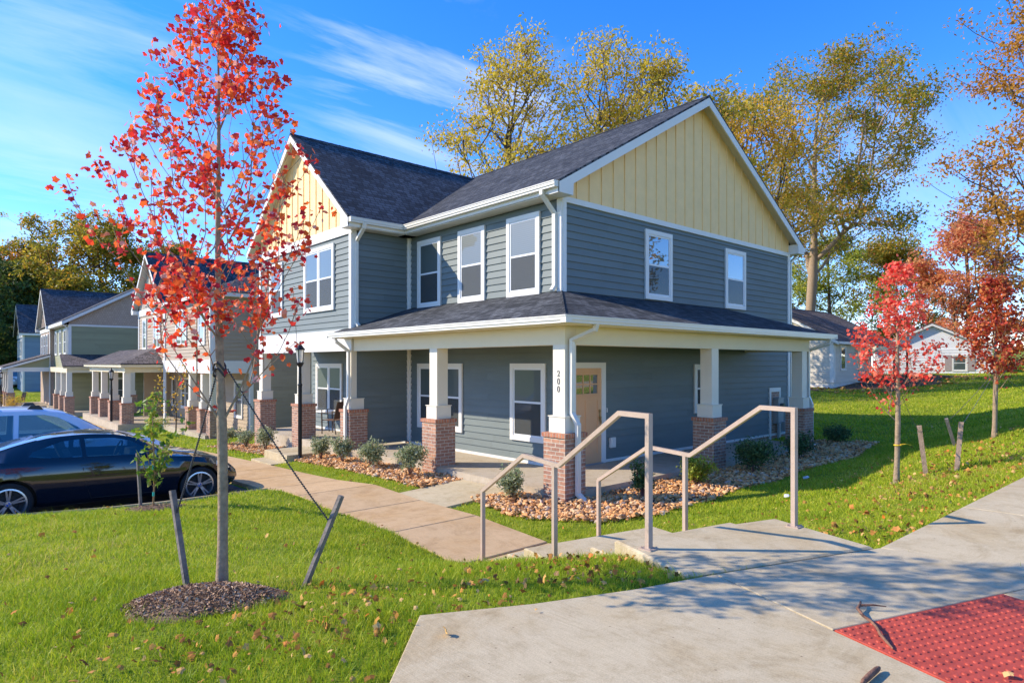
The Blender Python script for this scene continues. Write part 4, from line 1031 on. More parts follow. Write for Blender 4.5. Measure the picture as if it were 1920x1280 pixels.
def townhouse3(z, x, y, wallm, gmat, label, full=True, roofm='roof_far', gable='shake'):
    # x, y: near front corner
    o = (x + 4, y + 5, z)
    h = empty('townhouse', o, 0, label, 'house')
    fr = FX(x); fy3 = FY(y)
    if full:
        mb = MB(); siding(mb, fr, y, y + 13, z, z + 5.5); mb.build('wall', wallm, h, o)
        mb = MB(); siding(mb, fy3, x, x + 10.1, z, z + 5.43); mb.box(x + 10, x + 10.1, y + .2, y + 13, z - .5, z + 5.5); mb.box(x + .2, x + 10, y + 12.9, y + 13, z - .5, z + 5.5); mb.build('wall', wallm, h, o)
        mb = MB(); bboard(mb, fy3, x, x + 10.1, z + 5.545, z + 8.835, x + 5.05, .578, None)
        mb.build('gable', gable, h, o)
        gable_roof(h, o, 'y', x + 5.05, 5.45, y - .32, y + 13.2, z + 5.75, z + 8.9, roofm)
        gable_roof(h, o, 'x', y + 10.1, 3.4, x - .55, x + 5, z + 5.77, z + 8.66, roofm)
        mb = MB(); bboard(mb, FX(x - .25), y + 7.05, y + 13.1, z + 5.6, z + 8.59, y + 10.1, .85); mb.box(x - .249, x, y + 7.05, y + 13.1, z + 0, z + 5.6); mb.build('gable', gmat, h, o)
        mb = MB(); rake(mb, False, y - .32, x + 5.05, 5.45, z + 5.75, z + 8.9); rake(mb, True, x - .55, y + 10.1, 3.4, z + 5.77, z + 8.66)
        mb.fbox(fy3, x - .03, x + 10.13, z + 5.43, z + 5.545, 0, .054); mb.fbox(fr, y - .034, y + .12, z, z + 5.5, 0, .05); mb.fbox(fy3, x, x + .12, z, z + 5.43, 0, .05)
        mb.fbox(FX(x - .25), y + 7.0, y + 7.2, z - .3, z + 5.4, 0, .05); mb.fbox(FX(x - .25), y + 7.0, y + 13.1, z + 5.35, z + 5.62, .0, .054)
        mb.box(x - .42, x - .38, y - .3, y + 6.9, z + 5.5, z + 5.7); mb.box(x - .38, x - .03, y - .0, y + 6.9, z + 5.49, z + 5.51)
        for sg in (-1, 1):
            e = y + 10.1 + sg * 3.39
            pts = [(x - .53, e, z + 5.70), (x - .53, y + 10.1, z + 8.59), (x - .25, y + 10.1, z + 8.59), (x - .25, e, z + 5.70)]; mb.face(pts if sg > 0 else pts[::-1])
            mb.box(x - .54, x - .25, min(e, e - sg * .35), max(e, e - sg * .35), z + 5.48, z + 5.70)
        mb.build('roof_trim', 'trim', h, o)
        # porch along the near side
        pr = MB(); pr.slab([(x - .5, y, z + 3.62), (x - .6, y - 2.1, z + 2.88), (x + 8, y - 2.1, z + 2.88), (x + 8, y, z + 3.62)], .06, (1, 0, 0), (0, .94, .34)); pr.build('porch_roof', 'roof_brown', h, o)
        bb = MB(); bb.box(x - .35, x - .1, y - 1.9, y + 7, z + 2.45, z + 2.78); bb.box(x - .1, x + 7.9, y - 1.9, y - 1.65, z + 2.451, z + 2.781); bb.box(x - .56, x + 7.9, y - 2.05, y - 2.01, z + 2.72, z + 2.84); bb.build('porch_beam', 'trim_cream', h, o)
        for yy in (y - 1.77, y + .6, y + 3.2): column(h, o, x - .22, yy, z - .5, z + .98, z + 2.46)
        for xx in (x + 3.2, x + 6.5): column(h, o, xx, y - 1.77, z - .5, z + .98, z + 2.46)
        mb = MB(); mb.box(x - .5, x + 8, y - 2.0, y, z - .5, z); mb.box(x - .5, x, y, y + 7, z - .5, z - .003); mb.box(x - 2.9, x - .25, y + 6.8, y + 13.2, z - .5, z - .006); mb.build('porch_slab', 'concrete_porch', h, o)
        # shed porch on the far part
        pr = MB(); pr.slab([(x - .25, y + 6.9, z + 3.72), (x - .25, y + 13.3, z + 3.72), (x - 2.95, y + 13.3, z + 2.8), (x - 2.95, y + 6.9, z + 2.8)], .08, (0, 1, 0), (.95, 0, .33)); pr.build('porch_roof', 'roof_brown', h, o)
        mb = MB(); mb.hexa([(x - 2.6, y + 7.08, z + 2.75), (x - .25, y + 7.08, z + 2.75), (x - .25, y + 7.2, z + 2.75), (x - 2.6, y + 7.2, z + 2.75), (x - 2.6, y + 7.08, z + 2.83), (x - .25, y + 7.08, z + 3.60), (x - .25, y + 7.2, z + 3.60), (x - 2.6, y + 7.2, z + 2.83)]); mb.build('porch_gable', wallm, h, o)
        bb = MB(); bb.box(x - 2.65, x - .25, y + 7.05, y + 7.25, z + 2.45, z + 2.75); bb.box(x - 2.65, x - 2.4, y + 7.251, y + 13.1, z + 2.45, z + 2.75)
        bb.hexa([(x - 2.95, y + 6.88, z + 2.58), (x - .25, y + 6.88, z + 3.50), (x - .25, y + 6.91, z + 3.50), (x - 2.95, y + 6.91, z + 2.58), (x - 2.95, y + 6.88, z + 2.72), (x - .25, y + 6.88, z + 3.64), (x - .25, y + 6.91, z + 3.64), (x - 2.95, y + 6.91, z + 2.72)])
        bb.box(x - 3.06, x - 2.94, y + 6.85, y + 13.3, z + 2.60, z + 2.74)
        bb.build('porch_beam', 'trim', h, o)
        for yy in (y + 7.2, y + 9.3, y + 11.2, y + 13): column(h, o, x - 2.52, yy, z - .5, z + .98, z + 2.46)
        W = lambda f_, *a, **k: window(h, o, f_, *a, **k)
        W(fr, y + 1.0, y + 2.0, z + 3.6, z + 5.3); W(fr, y + 3.2, y + 4.2, z + 3.6, z + 5.3); W(fr, y + 5.4, y + 6.4, z + 3.6, z + 5.3)
        for a in (8.0, 9.6, 11.2): W(FX(x - .25), y + a, y + a + 1.0, z + 3.5, z + 5.2)
        W(fr, y + 2.2, y + 3.3, z + .5, z + 2.14); W(fy3, x + 2.2, x + 3.2, z + .4, z + 2.1)
        downspout(h, o, [(x - .42, y + .05, z + 5.6), (x - .1, y + .05, z + 5.3), (x - .1, y + .05, z + 3.6)], side=(0, 1, 0))
    else:
        mb = MB(); siding(mb, fr, y, y + 6, z, z + 5.5); mb.build('wall', wallm, h, o)
        mb = MB(); siding(mb, fy3, x, x + 9, z, z + 5.5); mb.box(x + 8.9, x + 9, y + .2, y + 6, z - .5, z + 5.5); mb.box(x + .2, x + 9, y + 5.9, y + 6, z - .5, z + 5.5); mb.build('wall', wallm, h, o)
        gable_roof(h, o, 'x', y + 3, 3.4, x - .35, x + 9.3, z + 5.75, z + 8.7, roofm)
        mb = MB(); bboard(mb, fr, y, y + 6, z + 5.5, z + 8.63, y + 3, .86); mb.build('gable', gmat, h, o)
        mb = MB(); rake(mb, True, x - .35, y + 3, 3.4, z + 5.75, z + 8.7); mb.box(x - .3, x + 9.2, y - .39, y - .35, z + 5.5, z + 5.7); mb.box(x - .3, x + 9.2, y - .35, y, z + 5.49, z + 5.51)
        mb.fbox(fr, y - .035, y + .12, z, z + 5.5, 0, .05); mb.fbox(fy3, x, x + .12, z, z + 5.5, 0, .049); mb.fbox(fr, y, y + 6, z + 5.3, z + 5.6, .001, .054)
        mb.build('roof_trim', 'trim', h, o)
        for a in (.8, 2.5, 4.2): window(h, o, fr, y + a, y + a + 1.0, z + 3.4, z + 5.1)
    return h
townhouse3(-.87, -3.3, 40.5, 'siding_green', 'shake', 'green townhouse with brown shingle gable, third along the row')
townhouse3(-.6, -3.5, 68.9, 'siding_steel', 'tan_board', 'narrow steel blue townhouse end, farthest along the row', False)

# ================================================================ RANCH HOUSE + WHITE HOUSE on the right
def ranch():
    x, y, z = 32.3, 7.4, .95
    o = (x + 6, y + 4, z)
    h = empty('ranch_house', o, 0, 'pale cream single storey house with brown roof behind the shaded lawn', 'house')
    fr, f2 = FX(x), FY(y)
    mb = MB(); siding(mb, fr, y, y + 8.6, z, z + 2.6, expo=.115); mb.build('wall', 'siding_cream', h, o)
    mb = MB(); siding(mb, f2, x, x + 4.0, z, z + 2.6, expo=.115); siding(mb, FY(y + 1.3), x + 4.0, x + 10.2, z, z + 2.6, expo=.115); mb.box(x + 3.86, x + 4.0, y + .14, y + 1.3, z, z + 2.6); mb.build('wall', 'siding_cream', h, o)
    mb = MB(); mb.box(x + .03, x + 10.2, y + .03, y + 8.6, z - 1.2, z - .001); mb.build('foundation', 'foundation_white', h, o)
    mb = MB(); bboard(mb, fr, y, y + 8.6, z + 2.6, z + 5.0, y + 4.3, .53, None); mb.build('gable', 'siding_cream', h, o)
    gable_roof(h, o, 'x', y + 4.3, 4.75, x - .35, x + 10.6, z + 2.62, z + 5.15, 'roof_brown')
    mb = MB(); rake(mb, True, x - .35, y + 4.3, 4.75, z + 2.62, z + 5.15, .2); mb.box(x - .3, x + 4.2, y - .46, y - .42, z + 2.42, z + 2.58); mb.box(x - .3, x + 10.4, y - .42, y, z + 2.44, z + 2.46)
    mb.fbox(fr, y - .035, y + .2, z, z + 2.6, 0, .054); mb.fbox(f2, x, x + .2, z, z + 2.6, 0, .051); mb.build('roof_trim', 'trim', h, o)
    # little front porch roof projecting
    pr = MB(); pr.slab([(x + 3.9, y - 1.2, z + 2.42), (x + 10.4, y - 1.2, z + 2.42), (x + 10.4, y + 1.0, z + 3.25), (x + 3.9, y + 1.0, z + 3.25)], .06, (1, 0, 0), (0, .95, .3)); pr.build('porch_roof', 'roof_brown', h, o)
    bb = MB(); bb.box(x + 3.9, x + 10.4, y - 1.17, y - 1.05, z + 2.1, z + 2.36); bb.hexa([(x + 3.92, y - 1.05, z + 2.1), (x + 4.02, y - 1.05, z + 2.1), (x + 4.02, y + 1.0, z + 2.1), (x + 3.92, y + 1.0, z + 2.1), (x + 3.92, y - 1.05, z + 2.38), (x + 4.02, y - 1.05, z + 2.38), (x + 4.02, y + 1.0, z + 3.16), (x + 3.92, y + 1.0, z + 3.16)]); bb.build('porch_beam', 'trim_cream', h, o)
    for xx in (x + 7.5, x + 10.2): p = MB(); p.cbox(xx, y - 1.1, .12, .12, z - .1, z + 2.1); p.build('porch_post', 'black_metal', h, o)
    s = MB(); s.box(x + 3.9, x + 10.4, y - 1.3, y + 1.28, z - .5, z - .05); s.box(x + 4.3, x + 6.2, y - 1.7, y - 1.3, z - .6, z - .25); s.build('porch_slab', 'concrete', h, o)
    window(h, o, f2, x + 1.0, x + 1.9, z + .75, z + 2.35, 'pane_dark', hung=False); window(h, o, FY(y + 1.3), x + 7.2, x + 8.6, z + .8, z + 2.2, 'pane_dark')
    d = MB(); d.fbox(FY(y + 1.3), x + 4.9, x + 5.9, z, z + 2.1, 0, .05); d = d.build('door', 'trim', h, o)
    q = MB(); q.fbox(FY(y + 1.3), x + 5.15, x + 5.65, z + .95, z + 1.85, .05, .056); q.build('door_light', 'pane_dark', d, o)
    for dy in (1.7, 2.5): m = MB(); m.fbox(fr, y + dy, y + dy + .4, z + .05, z + .55, .02, .2); m.build('meter_box', 'grey_metal', h, o)
M['foundation_white'] = plain('white_foundation', (.74, .71, .64), .8, .12, 3)
ranch()
def white_house():
    c = np.array([48.6, 6.4]); n = np.array([-.93, -.37]); n /= np.linalg.norm(n); s = np.array([-n[1], n[0]])
    z = 1.1; o = (float(c[0]), float(c[1]), z)
    h = empty('small_house', o, 0, 'small white gabled house with shuttered window at the far edge of the lawn', 'house')
    fr = Frame(c, s, n); w = 3.9
    mb = MB(); siding(mb, fr, -w, w, z - .3, z + 2.3, expo=.2); bboard(mb, fr, -w, w, z + 2.3, z + 4.15, 0, .435, None)
    for sg in (-1, 1): mb.fbox(fr, sg * w - (.1 if sg > 0 else 0), sg * w + (0 if sg > 0 else .1), z - .3, z + 2.3, -8, -.14)
    mb.build('wall', 'siding_white', h, o)
    mb = MB()
    for sg in (-1, 1):
        pts = [fr.p(sg * (w + .35), z + 2.18, .3), fr.p(sg * (w + .35), z + 2.18, -8), fr.p(0, z + 4.25, -8), fr.p(0, z + 4.25, .3)]
        if sg < 0: pts = pts[::-1]
        mb.slab(pts, .08, (float(n[0]), float(n[1]), 0), (float(s[0]) * -sg * .9, float(s[1]) * -sg * .9, .43))
    mb.build('roof', 'roof_brown', h, o)
    mb = MB()
    for sg in (-1, 1):
        mb.hexa([fr.p(sg * (w + .35), z + 1.95, .28), fr.p(0, z + 4.0, .28), fr.p(0, z + 4.0, .30), fr.p(sg * (w + .35), z + 1.95, .30),
                 fr.p(sg * (w + .35), z + 2.12, .28), fr.p(0, z + 4.17, .28), fr.p(0, z + 4.17, .30), fr.p(sg * (w + .35), z + 2.12, .30)])
    mb.build('roof_trim', 'trim', h, o)
    window(h, o, fr, 1.32, 2.32, z + .45, z + 1.75, 'pane')
    for a in (.86, 2.33): m = MB(); m.fbox(fr, a, a + .45, z + .5, z + 1.72, .02, .06); m.build('shutter', 'shutter_taupe', h, o)
M['shutter_taupe'] = plain('taupe_shutter', (.36, .30, .29), .6, .1, 8)
white_house()
# hillside retaining fence far left
t = empty('timber_fence', (-14, 88, 2), 0, 'dark timber fence along the hillside at the far left', 'fence')
mb = MB()
fa, fb = np.array([-20., 84.]), np.array([4., 97.])
nseg = 60
for k in range(nseg):
    p = fa + (fb - fa) * k / nseg; q = fa + (fb - fa) * (k + .94) / nseg
    zz = 1.2 + 1.0 * k / nseg
    d = np.array([-(q - p)[1], (q - p)[0]]); d = d / np.linalg.norm(d) * .03
    mb.hexa([(*p, zz - 3), (*q, zz - 3), (*(q + d), zz - 3), (*(p + d), zz - 3), (*p, zz + 1.9), (*q, zz + 1.9), (*(q + d), zz + 1.9), (*(p + d), zz + 1.9)])
mb.build('fence_board', 'fence_wood', t, (-14, 88, 2))

# ================================================================ TREES
def unit(v): return v / np.maximum(1e-9, np.linalg.norm(v, axis=-1, keepdims=True))
MAPLE = np.array([(0, -.40), (.20, -.46), (.52, -.50), (.56, -.16), (.84, .22), (.50, .40), (.02, .98), (-.48, .42), (-.80, .18), (-.58, -.14), (-.50, -.54), (-.20, -.44)]) * .62
def leaf_cards(pos, size, shape='diamond', up=0.3, r=None, curl=.25):
    r = r or rng
    n = len(pos)
    nrm = unit(r.normal(size=(n, 3)) + np.array([0, 0, up]))
    a = unit(np.cross(nrm, r.normal(size=(n, 3)))); b = np.cross(nrm, a)
    size = np.broadcast_to(size, (n,))[:, None]
    if shape == 'maple':
        k = len(MAPLE)
        V = np.empty((n, k + 1, 3))
        V[:, 0] = pos
        for i, (u, v) in enumerate(MAPLE):
            V[:, i + 1] = pos + (a * u + b * v - nrm * curl * (u * u + v * v)) * size
        base = (np.arange(n) * (k + 1))[:, None]
        F = np.concatenate([np.stack([base[:, 0], base[:, 0] + 1 + i, base[:, 0] + 1 + (i + 1) % k], 1) for i in range(k)], 0)
        return V.reshape(-1, 3), F
    asp = .55
    V = np.stack([pos - b * size * .6, pos + a * size * asp * .55 - b * size * .05 - nrm * size * .08, pos + b * size * .65, pos - a * size * asp * .55 - b * size * .05 - nrm * size * .08], 1)
    F = np.arange(n * 4).reshape(n, 4)
    return V.reshape(-1, 3), F

def skeleton(trunk, attr, slope=.6, seg=.5, sag=.10, pen=2.5):
    """grow limbs from the trunk polyline to every attractor; returns nodes, parents, chains"""
    P = [np.array(p, float) for p in trunk]; par = [-1] + list(range(len(P) - 1))
    chains = [list(range(len(P)))]
    ax = np.array(trunk)
    d0 = np.array([np.min(np.linalg.norm(ax - a, axis=1)) for a in attr])
    A = np.array(P)
    for a in np.array(attr)[np.argsort(d0)]:
        dv = a - A; h = np.hypot(dv[:, 0], dv[:, 1]); dist = np.linalg.norm(dv, axis=1)
        cost = dist + pen * np.maximum(0, slope * h - dv[:, 2])
        q = int(np.argmin(cost)); L = dist[q]
        if L < 1e-3: continue
        n = max(2, int(L / seg)); c = (A[q] + a) / 2 + np.array([0, 0, -sag * L]) + rng.normal(size=3) * L * .05
        ch = [q]; new = []
        for i in range(1, n + 1):
            t = i / n
            new.append((1 - t) ** 2 * A[q] + 2 * t * (1 - t) * c + t * t * a)
            par.append(ch[-1]); ch.append(len(A) + len(new) - 1)
        A = np.vstack([A, new]); chains.append(ch)
    return A, par, chains

def limb_mesh(A, par, chains, r_tip, r_base, expo=.5, sides=6):
    n = len(A); cnt = np.zeros(n)
    kids = np.zeros(n, int)
    for i, p in enumerate(par):
        if p >= 0: kids[p] += 1
    cnt[kids == 0] = 1
    for i in range(n - 1, 0, -1):
        cnt[par[i]] += cnt[i]
    mx = cnt[0]
    rad = r_tip + (r_base - r_tip) * ((cnt - 1) / max(1, mx - 1)) ** expo
    Vs, Fs, base = [], [], 0
    for ci, ch in enumerate(chains):
        rr = rad[ch].copy()
        if ci > 0: rr[0] = min(rr[0], rr[1] * 1.25)
        k = sides if rr.max() > r_tip * 3 else 4
        pts = A[ch]; m = len(pts)
        t = np.gradient(pts, axis=0); t = unit(t)
        ref = np.array([1, 0, .1]) if abs(t[0][0]) < .8 else np.array([0, 1, .1])
        s = unit(np.cross(t, ref)); b = np.cross(t, s)
        ang = np.arange(k) * 2 * np.pi / k
        ring = pts[:, None] + (s[:, None] * np.cos(ang)[None, :, None] + b[:, None] * np.sin(ang)[None, :, None]) * rr[:, None, None]
        Vs.append(ring.reshape(-1, 3))
        I = base + np.arange(m * k).reshape(m, k); J = np.roll(I, -1, 1)
        Fs.append(np.stack([I[:-1], J[:-1], J[1:], I[1:]], -1).reshape(-1, 4)); base += m * k
    return np.vstack(Vs), np.vstack(Fs)

def in_env(n, z0, z1, rfun, power=.6, r=None):
    r = r or rng
    z = z0 + (z1 - z0) * r.random(n)
    rad = np.array([rfun(q) for q in z]) * r.random(n) ** power
    a = r.random(n) * 2 * np.pi
    return np.stack([np.cos(a) * rad, np.sin(a) * rad, z], 1)

def big_tree(name, label, x, y, height, crown_r, crown_z0, leafmat, n_clump=34, per=9, leaves=9000, lsize=.2, lean=(0, 0), bark='bark_dark', r_base=.28, clump_r=1.3, spread=.8, group=None, shape=None, slope=.55, zb=None, top_w=.55):
    zb = gz1(x, y) - .1 if zb is None else zb
    t = empty(name, (x, y, zb), 0, label, 'tree', group)
    hc = height - crown_z0
    def rf(z):
        q = (z - crown_z0) / hc
        if shape: return crown_r * np.interp(q, *shape)
        return crown_r * max(.12, (math.sin(math.pi * (q * .86 + .10)) ** .75)) * (1 - (1 - top_w) * q * q)
    spread *= .72
    cl = in_env(n_clump, crown_z0 + .04 * hc, height - .3, rf, .45)
    cl[:, 0] += lean[0] * (cl[:, 2] - crown_z0) / hc; cl[:, 1] += lean[1] * (cl[:, 2] - crown_z0) / hc
    nt = 9
    trunk = [(lean[0] * (q ** 1.5) * .8 + math.sin(q * 5 + x) * .02 * height * q, lean[1] * (q ** 1.5) * .8 + math.cos(q * 4 + y) * .02 * height * q, q * height * .86) for q in np.linspace(0, 1, nt)]
    cs = clump_r * (.6 + .8 * rng.random(n_clump))
    at = (cl[:, None] + rng.normal(size=(n_clump, per, 3)) * cs[:, None, None] * np.array([.6, .6, .42])).reshape(-1, 3)
    at = np.vstack([cl, at]); at[:, 2] = np.clip(at[:, 2], crown_z0 * .8, height + .4)
    A, par, ch = skeleton(trunk, at, slope, .7)
    V, F = limb_mesh(A, par, ch, .014, r_base, .55)
    np_mesh('trunk', V, F, bark, t, True)
    w = np.repeat(at, 1, 0)
    idx = rng.integers(0, len(at), leaves)
    pos = at[idx] + rng.normal(size=(leaves, 3)) * spread * np.array([.62, .62, .45])
    V, F = leaf_cards(pos, lsize * (.55 + .8 * rng.random(leaves)), up=.5)
    np_mesh('crown', V, F, leafmat, t)
    return t

def young_tree(name, label, x, y, z, h, trunk_h, rfun, leafmat, n_at, per, lsize, extra=(), r_base=.045, bark='bark_grey', group=None, lean=(0, 0), jit=.085):
    t = empty(name, (x, y, z), 0, label, 'tree', group)
    trunk = [(lean[0] * q + .012 * math.sin(9 * q), lean[1] * q + .010 * math.cos(7 * q), q * (h - .1)) for q in np.linspace(0, 1, 15)]
    at = in_env(n_at, trunk_h + .25, h, rfun, .55)
    if len(extra): at = np.vstack([at, np.array(extra)])
    A, par, ch = skeleton(trunk, at, 1.25, .16, .06, 3.0)
    V, F = limb_mesh(A, par, ch, .0020, r_base, .78, 10)
    V[:, :2] *= (1 + .35 * np.exp(-np.maximum(V[:, 2:3], 0) / .12) * (np.abs(V[:, :2]).max(1, keepdims=True) < .1))
    # bark mesh: trunk chain separate so the stem keeps its own bark
    np_mesh('trunk', V, F, bark, t, True)
    nodes = []
    for c in ch[1:]:
        m = len(c); s = max(1, int(m * .35)); nodes += c[s:]
    tips = np.array([c[-1] for c in ch[1:]])
    pool = np.concatenate([np.array(nodes), np.repeat(tips, 3)])
    pos = A[rng.choice(pool, n_at * per)] + rng.normal(size=(n_at * per, 3)) * jit * np.array([.5, .5, .5]) + np.array([0, 0, -.02])
    V, F = leaf_cards(pos, lsize * (.6 + .7 * rng.random(len(pos))), 'maple', .15, curl=.3)
    np_mesh('crown', V, F, leafmat, t)
    return t

M['bark_grey'] = M['bark']
RT = np.array([.7455, -.6665, 0]); FW = np.array([.6665, .7455, 0])
MX, MY, MZ = -7.91, -4.2, .53
def mpx(u, v, back=0): return RT * ((u - 418) * 4.6 / 1197) + FW * back + np.array([0, 0, 2.13 - (v - 682) * 4.6 / 1197 - MZ])
ex = [mpx(*p) for p in ((102, 335, .1), (125, 325), (135, 405, .2), (160, 400), (195, 300, -.1), (215, 250, .2), (205, 315), (190, 380, .1), (225, 480), (240, 400), (250, 300, .3), (575, 290, .1), (560, 470), (570, 555, -.1),
                        (555, 575), (540, 630, .2), (525, 650), (480, 655), (505, 500), (310, 655), (275, 620, .2), (265, 545), (300, 590), (350, 640, -.2), (330, 560), (395, 660), (280, 160), (300, 95), (330, 60), (520, 150), (540, 210), (345, 20), (460, 30), (500, 105))]
def r_m(z): return float(np.interp(z, [1.7, 2.1, 2.6, 3.1, 3.5, 3.9, 4.3], [.26, .58, .72, .66, .54, .38, .15]))
young_tree('maple_tree', 'young scarlet maple staked in a mulch ring at the left front of the lawn', MX, MY, MZ - .03, 4.30, 1.68, r_m, 'leaf_red', 270, 16, .045, ex, .0345, lean=(-.03, .03))
def r_r(s): return lambda z: float(np.interp(z, [1.2, 1.5, 1.85, 2.25, 2.65, 2.95, 3.2], [.16, .44, .60, .48, .30, .20, .06])) * s
young_tree('maple_tree', 'coral red young maple with a yellow trunk ribbon on the right bank', .7, -5.91, .42, 3.15, 1.25, r_r(1.1), 'leaf_red2', 170, 14, .048, [], .036)
young_tree('maple_tree', 'dark maroon young maple on the bank crest near the right edge', 5.48, -6.1, .70, 3.05, 1.1, r_r(1.12), 'leaf_maroon', 200, 25, .056, [], .04)
# mulch mound under the front maple
def mound(name, label, x, y, rx, ry, hgt, rot, mat):
    n, m = 28, 10; V = []; F = []
    for i in range(m + 1):
        q = i / m
        for j in range(n):
            a = 2 * math.pi * j / n
            rr = q * (1 + .12 * math.sin(3 * a + 1) + .07 * math.sin(7 * a))
            px, py = rx * rr * math.cos(a), ry * rr * math.sin(a)
            wx, wy = x + px * math.cos(rot) - py * math.sin(rot), y + px * math.sin(rot) + py * math.cos(rot)
            V.append((wx, wy, gz1(wx, wy) + hgt * (1 - q * q) - .03 * (q > .97) + rng.normal() * .008 * (q < .95)))
    for i in range(m):
        for j in range(n):
            k = (j + 1) % n; F.append((i * n + j, i * n + k, (i + 1) * n + k, (i + 1) * n + j))
    o = np_mesh(name, V, F, mat, smooth=True); return tag(o, label, 'mulch ring')
mound('mulch_ring', 'brown mulch mound round the foot of the front maple', -8.10, -4.44, .54, .36, .10, R(-41), 'mulch')
mound('mulch_ring', 'small mulch patch round the green sapling beside the dark car', -7.05, 1.62, .42, .3, .05, 0, 'mulch')
# stakes and ties
def stake(base, top, label, mat='stake', w=.038):
    t = MB(); b, q = Vector(base), Vector(top)
    t.sweep([b + (b - q) * .15, b, q], w, w * .8, (1, .3, 0))
    o = t.build('tree_stake', mat, None, tuple(b)); return tag(o, label, 'stake', 'tree stakes')
stake((-8.06, -3.89, .45), (-8.11, -3.68, 1.17), 'weathered stake leaning left behind the front maple trunk')
stake((-7.44, -4.51, .47), (-7.20, -4.63, 1.15), 'weathered stake leaning right toward the sidewalk beside the front maple')
stake((-7.2, 1.78, -.02), (-7.24, 1.80, .80), 'weathered stake beside the green sapling at the dark car')
stake((1.26, -6.11, .50), (1.20, -6.04, 1.23), 'tan stake just right of the coral red maple', 'stake_tan', .075)
stake((1.36, -6.46, .58), (1.48, -6.49, 1.30), 'tan stake between the coral red maple and the maroon maple', 'stake_tan', .07)
stake((5.0, -5.6, .45), (4.72, -5.5, 1.1), 'dark stake leaning left on the shaded side of the bank', 'stake', .07)
stake((5.75, -6.75, .85), (5.95, -6.85, 1.45), 'dark stake beyond the maroon maple at the right edge', 'stake', .07)
def tie(p0, p1, label, mat, r, ring=None, twist=False):
    m = MB(); a, b = Vector(p0), Vector(p1); n = 14
    pts = [a.lerp(b, i / n) + Vector((0, 0, -.03 * math.sin(math.pi * i / n))) for i in range(n + 1)]
    m.sweep(pts, r, r, None, sides=6)
    if twist:
        for i in range(n * 5):
            q = i / (n * 5); c = a.lerp(b, q) + Vector((0, 0, -.03 * math.sin(math.pi * q)))
            m.cbox(c.x, c.y, r * 1.7, r * 1.7, c.z - r * .5, c.z + r * .5)
    if ring:
        x, y, z, rr = ring
        m.sweep([(x + rr * math.cos(q), y + rr * math.sin(q), z + .03 * math.sin(q * 2)) for q in np.linspace(0, 2 * math.pi, 15)], r * 1.6, r * 2.2, None, sides=6)
    o = m.build('tie_strap', mat, None, p0); return tag(o, label, 'tie strap', 'tree tie straps')
tie((MX - .03, MY + .02, 2.07), (-8.10, -3.72, .97), 'black twisted strap from the front maple to its left stake', 'chain', .008, (MX - .015, MY + .015, 2.07, .04), True)
tie((MX + .03, MY - .02, 2.09), (-7.25, -4.60, .92), 'black twisted strap from the front maple to its right stake', 'chain', .008, (MX - .015, MY + .015, 2.11, .042), True)
tie((.72, -5.92, 1.78), (1.22, -6.06, 1.08), 'grey wire from the coral red maple to the tan stake beside it', 'wire', .006, (.7, -5.91, 1.78, .03))
tie((5.46, -6.1, 1.98), (1.47, -6.49, 1.24), 'thin wire from the maroon maple to the tan stake on its left', 'wire', .008, (5.48, -6.1, 1.98, .035))
tie((5.50, -6.12, 1.98), (5.93, -6.83, 1.36), 'thin wire from the maroon maple to the dark stake at the right edge', 'wire', .008)
tie((5.46, -6.08, 1.96), (4.74, -5.5, 1.02), 'thin wire from the maroon maple to the leaning dark stake', 'wire', .008)
m = MB(); m.sweep([(.7 + .034 * math.cos(q), -5.91 + .034 * math.sin(q), .98) for q in np.linspace(0, 2 * math.pi, 13)], .03, .012)
m.sweep([(.69, -5.95, .99), (.74, -6.0, 1.0), (.80, -6.05, .985)], .03, .006)
M['ribbon'] = plain('yellow_ribbon', (.85, .55, .02), .6); tag(m.build('ribbon', 'ribbon'), 'yellow ribbon tied round the coral red maple trunk', 'ribbon')
# green sapling
t = empty('sapling', (-7.07, 1.6, .0), 0, 'slim green leaved sapling with teal tags in front of the dark car', 'tree')
trunk = [(.012 * math.sin(6 * q), .012 * math.cos(5 * q), q * 1.62) for q in np.linspace(0, 1, 12)]
def r_s(z): return float(np.interp(z, [.4, .55, .75, .95, 1.2, 1.5, 1.72], [.10, .14, .22, .25, .30, .22, .06]))
at = in_env(60, .42, 1.72, r_s, .5); at = np.vstack([at, [RT * .55 + np.array([0, 0, 1.32]), RT * .48 + np.array([0, 0, 1.15]), RT * .40 + np.array([.1, 0, 1.42])]])
A, par, ch = skeleton(trunk, at, .9, .08, .05)
V, F = limb_mesh(A, par, ch, .002, .013, .4, 6)
M['sapling_bark'] = plain('sapling_bark', (.36, .20, .08), .8, .2, 20)
np_mesh('trunk', V, F, 'sapling_bark', t, True)
nodes = np.array([k for c in ch[1:] for k in c[max(1, len(c) // 3):]])
pos = A[rng.choice(nodes, 430)] + rng.normal(size=(430, 3)) * .035
V, F = leaf_cards(pos, .085 * (.6 + .7 * rng.random(430)), up=.6); np_mesh('crown', V, F, 'leaf_sapling', t)
M['teal'] = plain('teal_tag', (.02, .45, .36), .5)
for zt_ in (.17, .56): m = MB(); m.lathe(0, 0, [(.016, zt_), (.016, zt_ + .06)], 10); o = m.build('plant_tag', 'teal', t)
